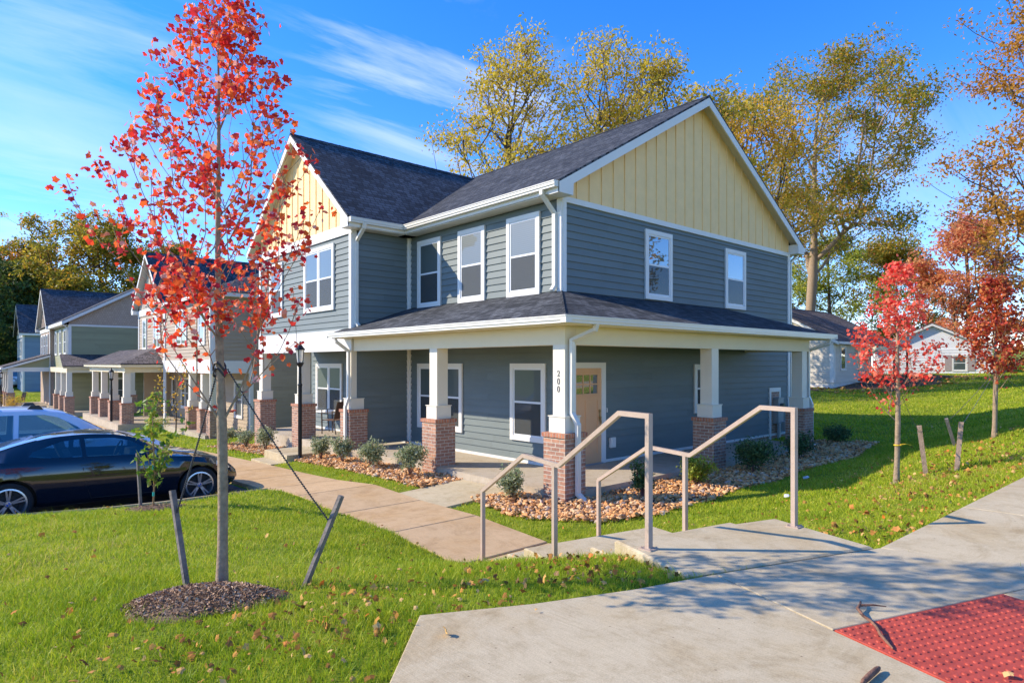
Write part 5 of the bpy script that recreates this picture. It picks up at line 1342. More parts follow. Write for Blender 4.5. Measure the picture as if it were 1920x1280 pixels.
# sparse yellow young tree by the second house
t = empty('sapling', (-2.35, 19.3, gz1(-2.35, 19.3)), 0, 'thin young tree with few yellow leaves in front of the tan house', 'tree')
trunk = [(.02 * math.sin(6 * q), .02 * math.cos(5 * q), q * 3.0) for q in np.linspace(0, 1, 10)]
at = in_env(34, 1.0, 3.2, lambda z: .75 * (1 - .15 * abs(z - 2)), .5); A, par, ch = skeleton(trunk, at, 1.0, .15)
V, F = limb_mesh(A, par, ch, .004, .03, .45, 6); np_mesh('trunk', V, F, 'bark_dark', t, True)
nodes = np.array([k for c in ch[1:] for k in c[len(c) // 2:]]); pos = A[rng.choice(nodes, 150)] + rng.normal(size=(150, 3)) * .06
V, F = leaf_cards(pos, .10, up=.3); np_mesh('crown', V, F, 'leaf_gold', t)
# small red tree and yellow bush by the green house
young_tree('maple_tree', 'small red tree between the green house and the steel blue house', -8.0, 55.5, gz1(-8, 55.5), 3.6, 1.0, lambda z: .95, 'leaf_red', 60, 12, .22, [], .05)
# ---------------------------------------------------------------- background trees
GB = 'tall trees behind the houses'
big_tree('tulip_tree', 'tallest thin yellow tree rising behind the main roof, leftmost of the group', 14.2, 17.0, 20.4, 4.6, 6.5, 'leaf_yellow', 74, 9, 17000, .165, (.0, .6), 'bark_dark', .22, 1.0, .78, GB, slope=1.1, shape=([0, .2, .45, .7, .9, 1], [1.05, 1.1, .95, .66, .42, .2]))
big_tree('tulip_tree', 'yellow tree with forked upright limbs behind the main ridge, second from left', 19.0, 15.0, 20.6, 4.3, 6.5, 'leaf_yellow', 72, 9, 17000, .165, (.6, -.2), 'bark_dark', .22, 1.0, .78, GB, slope=1.1, shape=([0, .2, .5, .75, .92, 1], [.9, 1.0, .95, .8, .45, .2]))
big_tree('tulip_tree', 'lower yellow tree just left of the gable peak', 23.2, 13.0, 19.6, 4.4, 6, 'leaf_yellow', 70, 9, 17000, .19, (.5, -.3), 'bark_dark', .22, 1.0, .78, GB, slope=1.0, shape=([0, .3, .6, .85, 1], [.8, 1, 1.0, .85, .4]))
big_tree('tulip_tree', 'golden tree directly right of the gable peak', 30.5, 12.6, 18.6, 4.8, 8.5, 'leaf_gold', 58, 9, 14000, .20, (0, 0), 'bark_dark', .24, 1.2, 1.0, GB, slope=1.0, shape=([0, .3, .6, .85, 1], [.8, 1, .95, .75, .4]))
big_tree('poplar_tree', 'broad olive green tree with spreading limbs and bare lower branches behind the cream gable', 45.0, 14.6, 26.0, 8.6, 10.0, 'leaf_olive', 84, 9, 40000, .21, (1.4, -1.3), 'bark', .42, 1.35, 1.1, GB, slope=.65, shape=([0, .12, .3, .5, .7, .88, 1], [.95, .85, .6, .9, 1.0, .7, .28]))
big_tree('oak_tree', 'orange brown oak hanging over the right edge of the lawn', 32.3, -5.3, 23.5, 7.4, 4.5, 'leaf_orange', 84, 9, 44000, .17, (0, 0), 'bark_dark', .45, 1.3, .85, GB, slope=.5)
big_tree('maple_tree', 'dusty red tree standing beyond the white gabled house', 66, 8.0, 14.5, 6.4, 2.0, 'leaf_pink', 46, 8, 17100, 0.294, (0, 0), 'bark_dark', .3, 1.5, 1.0, GB)
big_tree('maple_tree', 'orange and olive tree behind the maroon maple at the right', 58, -3.5, 12.5, 6.5, 1.2, 'leaf_orange', 46, 8, 17100, 0.28, (0, 0), 'bark_dark', .3, 1.5, 1.0, GB)
big_tree('maple_tree', 'low olive tree to the right of the white gabled house', 50, -9, 8.5, 4.5, .8, 'leaf_olive', 30, 8, 11400, 0.252, (0, 0), 'bark_dark', .25, 1.2, .9, GB)
big_tree('locust_tree', 'yellow green feathery tree above the pale ranch roof', 67.0, 21.5, 14.5, 7.5, 3, 'leaf_lime', 46, 9, 19000, 0.224, (0, 0), 'bark_dark', .28, 1.3, .9, GB)
big_tree('locust_tree', 'dark olive tree between the ranch house and the white house', 74, 17.5, 15.0, 6.0, 1.5, 'leaf_olive', 46, 9, 19000, 0.266, (0, 0), 'bark_dark', .3, 1.5, 1.0, GB)
big_tree('locust_tree', 'dull green tree filling the gap behind the ranch house', 60.0, 29, 13.0, 6.0, 1.5, 'leaf_olive', 40, 9, 15200, 0.266, (0, 0), 'bark_dark', .3, 1.5, 1.0, GB)
big_tree('oak_tree', 'large olive tree across the street to the right', 30, -27, 17, 7, 2.5, 'leaf_olive', 70, 8, 24000, .36, (0, 0), 'bark_dark', .4, 1.5, 1.0, 'trees across the street')
big_tree('oak_tree', 'large gold tree across the street to the right', 17, -31, 15, 6.5, 2.5, 'leaf_gold', 40, 8, 9000, .4, (0, 0), 'bark_dark', .4, 1.5, 1.0, 'trees across the street')
GL = 'trees on the hillside behind the row of houses'
big_tree('oak_tree', 'broad round crowned oak turning gold behind the green house', 5.2, 84, 18.6, 8.0, 3, 'leaf_oak', 80, 9, 38000, 0.322, (0, 0), 'bark_dark', .5, 1.7, 1.0, GL, zb=1.0, shape=([0, .25, .5, .75, .9, 1], [.8, 1, 1, .86, .62, .3]))
big_tree('oak_tree', 'thin open crowned tree left of the round oak', -.5, 93, 19.4, 5.4, 9, 'leaf_olive', 24, 8, 6840, 0.294, (0, 0), 'bark_dark', .3, 1.3, .8, GL, zb=1.5)
big_tree('pine_tree', 'dark green evergreen at the far left edge', -7.6, 80, 14.8, 5.2, 1, 'leaf_green', 60, 9, 28500, 0.294, (0, 0), 'bark_dark', .35, 1.3, .9, GL, zb=.5)
big_tree('pine_tree', 'dark green leafy tree rising behind the blue house roof', -3.0, 84, 12.5, 5.2, 1, 'leaf_green', 56, 9, 24700, 0.294, (0, 0), 'bark_dark', .35, 1.4, .9, GL, zb=.8)
big_tree('oak_tree', 'rusty orange tree between the evergreens and the round oak', -1.5, 98, 15.5, 6.5, 2, 'leaf_orange', 50, 9, 20900, 0.336, (0, 0), 'bark_dark', .35, 1.6, 1.0, GL, zb=2)
big_tree('oak_tree', 'olive tree behind the far left evergreen', -8.5, 104, 17.0, 7.5, 2, 'leaf_olive', 50, 9, 22800, 0.35, (0, 0), 'bark_dark', .35, 1.7, 1.0, GL, zb=2.5)
big_tree('oak_tree', 'olive tree showing between the tan and green house roofs', 13.5, 82, 16.0, 7.0, 2, 'leaf_olive', 50, 9, 22800, 0.322, (0, 0), 'bark_dark', .35, 1.7, 1.0, GL, zb=1)
# ================================================================ SHRUBS
def make_shrub(loc, r, h, mat, n, label, ls=.045, group='shrubs in the stone beds', open_=.0):
    t = empty('shrub', loc, random.uniform(0, 6), label, 'shrub', group)
    st_, pts = MB(), []
    for k in range(11):
        a = 2 * math.pi * k / 11 + random.uniform(-.3, .3); q = random.uniform(.35, 1.0)
        tip = Vector((math.cos(a) * r * q * .85, math.sin(a) * r * q * .85, h * random.uniform(.62, .98)))
        mid = Vector((tip.x * .35, tip.y * .35, tip.z * .55)); st_.sweep([(0, 0, -.04), mid, tip], .009, .009, (0, 0, 1) if False else None, sides=4)
        for _ in range(10): pts.append(mid.lerp(tip, random.uniform(.1, 1)) + Vector((random.gauss(0, r * .2), random.gauss(0, r * .2), random.gauss(0, h * .08))))
    st_.build('stem', 'twig', t)
    P = np.array([tuple(p) for p in pts])
    pos = P[rng.integers(0, len(P), n)] + rng.normal(size=(n, 3)) * r * .15
    pos[:, 2] = np.abs(pos[:, 2])
    V, F = leaf_cards(pos, ls * (.6 + .8 * rng.random(n)), up=.8); np_mesh('foliage', V, F, mat, t)
    return t
gs = 'leaf_shrub'
for (x, y, r, h, mt, n, lab) in (
    (-2.35, 6.05, .30, .62, gs, 900, 'grey green shrub beside the downspout left of the brick corner pier'),
    (-2.32, 4.95, .30, .62, gs, 900, 'grey green shrub right of the downspout by the brick corner pier'),
    (-2.35, 3.55, .32, .66, gs, 1000, 'rounded grey green shrub midway along the stone bed by the dark wall'),
    (-2.33, 2.0, .30, .68, gs, 1000, 'grey green shrub leaning on the lone brick pier beside the entry path'),
    (-2.25, -.98, .27, .55, gs, 800, 'small grey green shrub left of the numbered corner pier'),
    (-.60, -2.45, .22, .62, 'leaf_shrub_dark', 650, 'narrow dark shrub between the two handrails'),
    (.95, -2.5, .32, .52, 'leaf_shrub_lime', 1100, 'bright lime green round shrub by the porch edge'),
    (3.05, -2.55, .50, .68, 'leaf_shrub_dark', 1700, 'large dark spreading shrub right of the middle brick pier'),
    (5.3, -2.45, .40, .58, 'leaf_shrub_dark', 1100, 'dark open shrub in front of the electric meter'),
    (8.35, -2.1, .38, .50, 'leaf_shrub_dark', 1100, 'dark low shrub beyond the far right downspout'),
    (-2.35, 13.2, .34, .62, gs, 800, 'grey green shrub farthest left beside the tan house side wall'),
    (-2.35, 11.3, .26, .62, gs, 700, 'grey green shrub in front of the end brick pier'),
    (-2.35, 9.7, .32, .72, gs, 900, 'tall grey green shrub between the two side porch piers'),
    (-2.6, 21.5, .45, .8, 'leaf_lime', 700, 'yellow green shrub in front of the tan house posts'),
    (-5.9, 44.5, .8, 1.3, 'leaf_gold', 700, 'yellow shrub beside the green house porch')):
    make_shrub((x, y, gz1(x, y) + .0), r, h, mt, int(n * 2.2), lab, ls=.045)
# ================================================================ GROUND COVER
CAM = np.array([-9.42, -9.02]); FW2 = FW[:2] / np.linalg.norm(FW[:2]); RT2 = np.array([FW2[1], -FW2[0]])
def scatter(d0, d1, dens, k=.95):
    n = int(dens * k * (d1 * d1 - d0 * d0))
    d = np.sqrt(d0 * d0 + rng.random(n) * (d1 * d1 - d0 * d0)); l = (rng.random(n) * 2 - 1) * k * d
    q = CAM + d[:, None] * FW2 + l[:, None] * RT2
    return q[:, 0], q[:, 1], d
RANCH_BED = [(30.6, 17), (30.6, 6.6), (34, 4.6), (44, 4.2), (44, 17)]
PAVED = [ccw(WALK), ccw(LAND), ccw(SWR), LOWER, ccw(WALKA), ccw(WALKB), ccw(STOOP), PORCH, PORCH2, HOUSE, ccw(PARK), ccw([st(.3, -.04), st(.3, 1.72), st(2.56, 1.72), (-3.35, -2.95), (-4.85, -2.95), st(2.56, -.04)])]
BEDS = [ccw(BED_B), ccw(BED_L), ccw(BED_C), RANCH_BED, [(-3.6, 24.8), (10, 24.8), (10, 40), (-3.6, 40)], [(-1.8, 17.3), (9, 17.3), (9, 25), (-1.8, 25)], [(-4.2, 38), (8, 38), (8, 56), (-4.2, 56)]]
def blocked(x, y, pv=0.0, bd=0.0):
    m = np.zeros(x.shape, bool)
    for p in PAVED: m |= inpoly(x, y, grow(p, pv) if pv else p)
    for p in BEDS: m |= inpoly(x, y, grow(p, bd) if bd else p)
    a = R(-41); u = (x + 8.10) * math.cos(a) + (y + 4.44) * math.sin(a); v = -(x + 8.10) * math.sin(a) + (y + 4.44) * math.cos(a)
    m |= (u / .47) ** 2 + (v / .30) ** 2 < 1
    m |= ((x + 7.05) / .38) ** 2 + ((y - 1.62) / .26) ** 2 < 1
    return m
def patchy(x, y, s=1.0):
    return .5 + .25 * np.sin(x * 1.9 * s + 2 * np.sin(y * 1.3 * s)) + .25 * np.cos(y * 2.3 * s + 1.7 * np.sin(x * 1.1 * s + 1))
def blades(rows):
    V = []; 
    for x, y, d, hs, ws in rows:
        n = len(x); z = gzt(x, y)
        a = rng.random(n) * 2 * np.pi; la = rng.random(n) * 2 * np.pi
        tuft = .5 * patchy(x + 3, y, 4.3) + .5 * patchy(y, x, 1.37)
        h = .82 * hs * (.45 + .8 * rng.random(n)) * (.6 + .8 * tuft) * np.where(rng.random(n) < .05, 1.7, 1.0); w = ws * (.7 + .6 * rng.random(n)); ln = h * (.15 + .85 * rng.random(n))
        sx, sy = np.cos(a) * w / 2, np.sin(a) * w / 2; lx, ly = np.cos(la) * ln, np.sin(la) * ln
        B = lambda f, sg, hz: np.stack([x + lx * f + sx * sg, y + ly * f + sy * sg, z - .01 + hz], 1)
        V.append(np.stack([B(0, -1, 0), B(0, 1, 0), B(.35, .8, h * .58), B(.35, -.8, h * .58), B(1, 0, h)], 1))
    V = np.concatenate(V); n = len(V); b = (np.arange(n) * 5)[:, None]
    F = np.concatenate([b + np.array([[0, 1, 2]]), b + np.array([[0, 2, 3]]), b + np.array([[3, 2, 4]])], 0)
    return V.reshape(-1, 3), F
rows = []
for d0, d1, dens, hs, ws in ((1.6, 5.5, 7600, .068, .0040), (5.5, 9, 4200, .066, .0058), (9, 16, 1900, .062, .0095), (16, 30, 420, .075, .022), (30, 60, 80, .08, .05)):
    x, y, d = scatter(.6 if d0 < 2 else d0, d1, dens, 1.3 if d1 < 17 else 1.05)
    k = ~blocked(x, y, .012); k &= rng.random(len(x)) < (.5 + .6 * patchy(x, y, 3.1) * patchy(y, x, .53) * 2)
    rows.append((x[k], y[k], d[k], hs, ws))
V, F = blades(rows); print('grass blades', len(F) // 3)
o = np_mesh('grass', V, F, 'grass_blade'); tag(o, kind='stuff')
# fallen leaves
def litter(x, y, size, lift=.035):
    n = len(x); z = gzt(x, y) + lift * (.3 + rng.random(n))
    pos = np.stack([x, y, z], 1)
    return leaf_cards(pos, size * (.55 + .8 * rng.random(n)), 'maple', 1.1, curl=.7)
LX, LY = [], []
def add_l(cx, cy, sx, sy, n, rot=0):
    u, v = rng.normal(size=n) * sx, rng.normal(size=n) * sy
    LX.append(cx + u * math.cos(rot) - v * math.sin(rot)); LY.append(cy + u * math.sin(rot) + v * math.cos(rot))
x, y, d = scatter(1.8, 14, 9); LX.append(x); LY.append(y)
x, y, d = scatter(14, 40, .9); LX.append(x); LY.append(y)
add_l(-7.0, -5.6, .9, .35, 420, R(-20)); add_l(-5.9, -5.9, .35, .3, 300); add_l(-8.1, -5.7, .6, .5, 420, R(-40)); add_l(-5.6, -5.7, .25, .35, 260); add_l(-7.4, -5.3, .8, .6, 420); add_l(-8.6, -5.6, .8, .6, 260)
add_l(-.6, -6.7, 1.9, .5, 1700); add_l(3.5, -6.8, 2.5, .6, 1300); add_l(1.5, -5.6, 2.5, .7, 500); add_l(-2.3, -6.2, .6, .5, 240); add_l(-1.5, -4.6, 1.8, .8, 160); add_l(-2.9, 2.5, .2, 1.4, 60)
x, y = np.concatenate(LX), np.concatenate(LY); k = ~blocked(x, y, .0, -.3) & (rng.random(len(x)) < .32) | ((rng.random(len(x)) < .02) & ~inpoly(x, y, PORCH)); x, y = x[k], y[k]
V, F = litter(x, y, .038 * (.6 + .9 * rng.random(len(x))), .06); o = np_mesh('fallen_leaves', V, F, 'dead_leaf'); tag(o, kind='stuff'); print('leaves', len(x))
x, y, d = scatter(30, 50, 6); k = inpoly(x, y, RANCH_BED) | ((np.abs(y - 4.2) < 2.0) & (x > 28) & (x < 46)); x, y = x[k], y[k]
V, F = litter(x, y, .2); o = np_mesh('fallen_leaves', V, F, 'dead_leaf'); tag(o, kind='stuff')
# river-stone beds
ICO_V, ICO_F = None, None
def ico():
    p = (1 + 5 ** .5) / 2
    v = np.array([(-1, p, 0), (1, p, 0), (-1, -p, 0), (1, -p, 0), (0, -1, p), (0, 1, p), (0, -1, -p), (0, 1, -p), (p, 0, -1), (p, 0, 1), (-p, 0, -1), (-p, 0, 1)]) / 1.9
    f = np.array([(0, 11, 5), (0, 5, 1), (0, 1, 7), (0, 7, 10), (0, 10, 11), (1, 5, 9), (5, 11, 4), (11, 10, 2), (10, 7, 6), (7, 1, 8), (3, 9, 4), (3, 4, 2), (3, 2, 6), (3, 6, 8), (3, 8, 9), (4, 9, 5), (2, 4, 11), (6, 2, 10), (8, 6, 7), (9, 8, 1)])
    return v, f
iv, iff = ico()
def stones(poly, n, smin, smax):
    p = np.array(poly); lo, hi = p.min(0), p.max(0)
    x = lo[0] + (hi[0] - lo[0]) * rng.random(n * 3); y = lo[1] + (hi[1] - lo[1]) * rng.random(n * 3)
    k = inpoly(x, y, poly); x, y = x[k][:n], y[k][:n]; n = len(x)
    s = smin + (smax - smin) * rng.random(n) ** 2
    z = gz(x, y) + .015 + .06 * rng.random(n) * (.4 + patchy(x, y, 3))
    V = iv[None] * (1 + .28 * rng.normal(size=(n, 12, 1))) * s[:, None, None] * (np.array([1, .8, .6]) * (1 + .25 * rng.normal(size=(n, 1, 3))))
    a = rng.random(n) * 6.28; c, sn = np.cos(a)[:, None], np.sin(a)[:, None]
    W = np.stack([V[..., 0] * c - V[..., 1] * sn, V[..., 0] * sn + V[..., 1] * c, V[..., 2]], -1) + np.stack([x, y, z], 1)[:, None]
    F = (np.arange(n) * 12)[:, None, None] + iff[None]
    return W.reshape(-1, 3), F.reshape(-1, 3)
for poly, n in ((BED_B, 3400), (BED_L, 2000), (BED_C, 9500)):
    poly = ccw(poly)
    V, F = stones(grow(poly, .05), n, .018, .051); o = np_mesh('river_stones', V, F, 'stone'); tag(o, kind='stuff')
    mb = MB()
    p = np.array(poly); lo, hi = p.min(0), p.max(0)
for poly in (BED_B, BED_L, BED_C):
    p = np.array(poly); lo, hi = p.min(0), p.max(0); st_ = .3
    xs_, ys_ = np.arange(lo[0], hi[0] + .01, .15), np.arange(lo[1], hi[1] + .01, .15)
    X_, Y_ = np.meshgrid(xs_, ys_, indexing='ij'); ins = inpoly(X_, Y_, ccw(poly)); Z_ = gz(X_, Y_) + .015
    I = np.arange(X_.size).reshape(X_.shape)
    q = np.stack([I[:-1, :-1], I[1:, :-1], I[1:, 1:], I[:-1, 1:]], -1); kk = ins[:-1, :-1] & ins[1:, :-1] & ins[1:, 1:] & ins[:-1, 1:]
    o = np_mesh('soil_bed', np.stack([X_.ravel(), Y_.ravel(), Z_.ravel()], 1), q[kk], 'soil'); tag(o, kind='structure')
# leaf-strewn soil bank in front of the ranch
X_, Y_ = np.meshgrid(np.arange(29.8, 46, .5), np.arange(3.4, 9.0, .4), indexing='ij'); Z_ = gz(X_, Y_) + .035
Y_ = Y_ + .5 * np.sin(X_ * .8)
I = np.arange(X_.size).reshape(X_.shape)
o = np_mesh('soil_bed', np.stack([X_.ravel(), Y_.ravel(), Z_.ravel()], 1), np.stack([I[:-1, :-1].ravel(), I[1:, :-1].ravel(), I[1:, 1:].ravel(), I[:-1, 1:].ravel()], 1), 'soil', smooth=True); tag(o, kind='structure')
# bark chips on the mulch rings
M['chip'] = island_mat('bark_chips', [(0, (.13, .065, .035)), (.4, (.31, .18, .10)), (.75, (.48, .31, .18)), (1, (.64, .46, .30))], .9)
for cx, cy, rx, ry, n, hh in ((-8.10, -4.44, .52, .35, 5600, .10), (-7.05, 1.62, .42, .3, 500, .05)):
    q = rng.random(n) ** .5; a = rng.random(n) * 6.28; ux, uy = rx * q * np.cos(a), ry * q * np.sin(a); rr = R(-41) if n > 600 else 0
    x, y = cx + ux * math.cos(rr) - uy * math.sin(rr), cy + ux * math.sin(rr) + uy * math.cos(rr)
    pos = np.stack([x, y, gz(x, y) + hh * (1 - q * q) + .012 + .02 * rng.random(n)], 1)
    V, F = leaf_cards(pos, .019 * (.4 + rng.random(n)), up=1.2); tag(np_mesh('mulch_chips', V, F, 'chip'), kind='stuff')
M['twig_brown'] = plain('broken_branch_bark', (.20, .10, .06), .9, .4, 30, .7, 80)
# sticks on the walk
def stick(path, rads, label, org):
    V, F, b = [], [], 0
    A = np.array(path); t = unit(np.gradient(A, axis=0)); s = unit(np.cross(t, [0, 0, 1])); bb = np.cross(t, s); k = 7; ang = np.arange(k) * 2 * np.pi / k
    ring = A[:, None] + (s[:, None] * np.cos(ang)[None, :, None] + bb[:, None] * np.sin(ang)[None, :, None]) * np.array(rads)[:, None, None]
    I = np.arange(len(A) * k).reshape(len(A), k); J = np.roll(I, -1, 1)
    return ring.reshape(-1, 3), np.stack([I[:-1], J[:-1], J[1:], I[1:]], -1).reshape(-1, 4)
z = ZL
P1 = [(-5.74, -7.87, z + .014), (-5.68, -7.82, z + .018), (-5.62, -7.77, z + .024), (-5.55, -7.73, z + .03), (-5.48, -7.68, z + .026), (-5.41, -7.61, z + .022), (-5.33, -7.55, z + .028), (-5.26, -7.54, z + .032), (-5.20, -7.52, z + .03)]
V, F = stick(P1, [.004, .008, .009, .008, .009, .009, .010, .008, .005], '', None)
V2, F2 = stick([(-5.27, -7.545, z + .03), (-5.22, -7.60, z + .035), (-5.16, -7.65, z + .025)], [.008, .006, .003], '', None)
V3, F3 = stick([(-5.45, -7.66, z + .026), (-5.44, -7.60, z + .04)], [.006, .003], '', None)
Vn = np.vstack([V, V2, V3]); Fn = np.vstack([F, F2 + len(V), F3 + len(V) + len(V2)])
tag(np_mesh('fallen_stick', Vn, Fn, 'twig_brown', smooth=True), 'crooked brown stick lying half on the red tactile pad', 'stick')
V, F = stick([(-6.27, -7.90, z + .018), (-6.23, -7.90, z + .02), (-6.16, -7.90, z + .022), (-6.06, -7.90, z + .022), (-6.03, -7.90, z + .02)], [.003, .013, .015, .014, .007], '', None)
tag(np_mesh('broken_stick', V, F, 'twig_brown', smooth=True), 'short broken stick lying on the sidewalk by itself', 'stick')
# scraps of litter on the shaded grass
M['scrap'] = plain('white_plastic_scrap', (.72, .74, .80), .4)
for (x, y, s, lab) in ((2.35, -3.9, .07, 'small white plastic scrap farther back on the shaded grass'), (.26, -4.52, .06, 'crumpled white plastic scrap near the tall handrail post')):
    v = iv * (1 + .3 * rng.normal(size=(12, 1))) * s * np.array([1.2, .8, .4]) + np.array([x, y, float(gzt(np.array([x]), np.array([y]))[0]) + .07])
    tag(np_mesh('litter_scrap', v, iff, 'scrap'), lab, 'litter')
# ================================================================ HANDRAILS
def handrail(b, label, off=0.0):
    # b = across position; heights follow the flights
    st = lambda a, c: globals()['st'](a + off, c)
    q = lambda a, z: (*st(a, b), z)
    base = ZL
    top = 1.71
    t = empty('handrail', (*st(0, b), base), 0, label, 'handrail', 'handrails of the concrete steps')
    o = (*st(0, b), base); side = (ww[0], ww[1], 0)
    low = 2.90
    m = MB(); m.sweep([q(-.0225, top), q(.36, top), q(1.28, 1.135), q(1.95, 1.15), q(low, .61), ], .042, .042, side); m.build('top_rail', 'rail', t, o)
    for a, z1, z0 in ((0, top - .0, ZL - .02), (1.36, 1.12, ZL - .148 * 3 - .05), (low, .615, -.40)):
        p = MB()
        c = st(a, b); h = .022
        cs = [(c[0] + dd[0] * i * h + ww[0] * j * h, c[1] + dd[1] * i * h + ww[1] * j * h) for i, j in ((-1, -1), (1, -1), (1, 1), (-1, 1))]
        p.prism(ccw(cs), z0, z1 - (.021 if a == 0 else .0)); p.build('post', 'rail', t, o)
    pl = MB(); c = st(0, b); pl.cbox(c[0], c[1], .12, .12, ZL - .002, ZL + .009)
    for i in (-1, 1):
        for j in (-1, 1): pl.lathe(c[0] + i * .043, c[1] + j * .043, [(.009, ZL + .008), (.009, ZL + .02), (.001, ZL + .021)], 6, False)
    pl.build('base_plate', 'rail', t, o)
    return t
handrail(0.0, 'taupe steel handrail on the near side of the steps')
handrail(1.64, 'taupe steel handrail on the far side of the steps, by the lawn', -.13)
# ================================================================ LAMP POSTS
M['lamp_glass'] = glass_mat('lamp_glass', (.62, .60, .52), .25)
def lamp(x, y, h, label):
    z = gz1(x, y); t = empty('lamp_post', (x, y, z), 0, label, 'lamp post', 'black lamp posts along the sidewalk')
    s = h / 3.05
    m = MB(); m.lathe(0, 0, [(.07, -.1), (.07, .06), (.055, .10), (.045, .14), (.042, 1.9 * s)], 14)
    for k in range(8):
        a = 2 * math.pi * k / 8; m.cbox(.043 * math.cos(a), .043 * math.sin(a), .012, .012, .14, 1.9 * s)
    m.lathe(0, 0, [(.042, 1.9 * s), (.058, 1.92 * s), (.058, 1.95 * s), (.04, 1.97 * s), (.034, 2.38 * s), (.06, 2.42 * s), (.09, 2.47 * s), (.10, 2.50 * s)], 14)
    m.build('pole', 'black_metal', t)
    g = MB(); g.lathe(0, 0, [(.066, 2.50 * s), (.08, 2.60 * s), (.10, 2.82 * s)], 12, False); g.build('lantern_glass', 'lamp_glass', t)
    c = MB()
    for k in range(4):
        a = math.pi / 4 + math.pi / 2 * k; c.sweep([(.07 * math.cos(a), .07 * math.sin(a), 2.49 * s), (.105 * math.cos(a), .105 * math.sin(a), 2.83 * s)], .014, .014)
    c.lathe(0, 0, [(.128, 2.82 * s), (.122, 2.85 * s), (.055, 2.93 * s), (.03, 2.97 * s), (.02, 2.99 * s), (.028, 3.01 * s), (.004, 3.06 * s)], 14); c.build('lantern_cap', 'black_metal', t)
    return t
lamp(-2.66, 6.58, 3.03, 'black lamp post with glass lantern in front of the side porch')
lamp(-3.15, 27.7, 3.0, 'black lamp post with lantern in front of the tan house porch')
lamp(-6.3, 48.2, 2.75, 'black lamp post farthest left in front of the green house')
# ================================================================ CARS
def sm(a, k=2):
    a = np.array(a, float)
    for _ in range(k): a[1:-1] = .25 * a[:-2] + .5 * a[1:-1] + .25 * a[2:]
    return a
class Car:
    def __init__(s, L, keys, ns=46):
        # keys rows: x, zb, zw(belt), zt(top), wl, wm, wb(belt half width), wt(top half width)
        k = np.array(keys); s.x = np.linspace(0, L, ns); s.k = [sm(np.interp(s.x, k[:, 0], k[:, i])) for i in range(1, 8)]; s.L = L
    def sec(s, x):
        zb, zw, zt, wl, wm, wb, wt = [float(np.interp(x, s.x, q)) for q in s.k]
        return [(0, zb), (wl * .92, zb), (wl, zb + .07), (wm * .985, zb + (zw - zb) * .35), (wm, zb + (zw - zb) * .62), (wm * .985, zw - .09), (wb, zw), (wt + .0, zt - .055), (wt * .93, zt - .02), (wt * .6, zt - .002), (0, zt)]
    def ys(s, x, z):   # side half width at height z
        p = s.sec(x); P = p[2:8]
        return float(np.interp(z, [q[1] for q in P], [q[0] for q in P]))
    def body(s):
        mb = MB(); rings = []
        for x in s.x:
            h = s.sec(x); rings.append([(x, -y, z) for y, z in h] + [(x, y, z) for y, z in h[-2:0:-1]])
        n = len(rings[0]); V = [p for r in rings for p in r]; F = []
        for i in range(len(rings) - 1):
            for j in range(n): k = (j + 1) % n; F.append((i * n + j, (i + 1) * n + j, (i + 1) * n + k, i * n + k))
        F.append(tuple(range(n))); F.append(tuple(reversed([(len(rings) - 1) * n + j for j in range(n)])))
        return V, F
    def side_panel(s, mb, poly, sg=-1, off=.006):
        # poly in (x,z) laid on the body side
        pts = []
        m = len(poly)
        for i in range(m):
            (x0, z0), (x1, z1) = poly[i], poly[(i + 1) % m]
            for q in range(6): pts.append((x0 + (x1 - x0) * q / 6, z0 + (z1 - z0) * q / 6))
        cx, cz = sum(p[0] for p in pts) / len(pts), sum(p[1] for p in pts) / len(pts)
        W = lambda x, z: (x, sg * (s.ys(x, z) + off), z)
        for i in range(len(pts)):
            a, b = pts[i], pts[(i + 1) % len(pts)]
            f = [W(cx, cz), W(*a), W(*b)]
            mb.face(f if sg < 0 else f[::-1], None, True)
    def top_panel(s, mb, x0, x1, wf=.9, off=.006, n=8):
        rows = []
        for i in range(n + 1):
            x = x0 + (x1 - x0) * i / n; p = s.sec(x); wt, zt = p[7][0], p[10][1]
            up = [p[7], p[8], p[9], p[10]]
            ys = [-wt * wf, -wt * .8, -wt * .5, 0, wt * .5, wt * .8, wt * wf]
            rows.append([(x, y, float(np.interp(abs(y), [up[3][0], up[2][0], up[1][0], up[0][0]], [up[3][1], up[2][1], up[1][1], up[0][1]])) + off) for y in ys])
        for i in range(n):
            for j in range(6): mb.face([rows[i][j], rows[i][j + 1], rows[i + 1][j + 1], rows[i + 1][j]][::-1], None, True)
    def seam(s, mb, pts, w=.009):
        mb.sweep([(x, -(s.ys(x, z) + .001), z) for x, z in pts], w, w * .6, None)

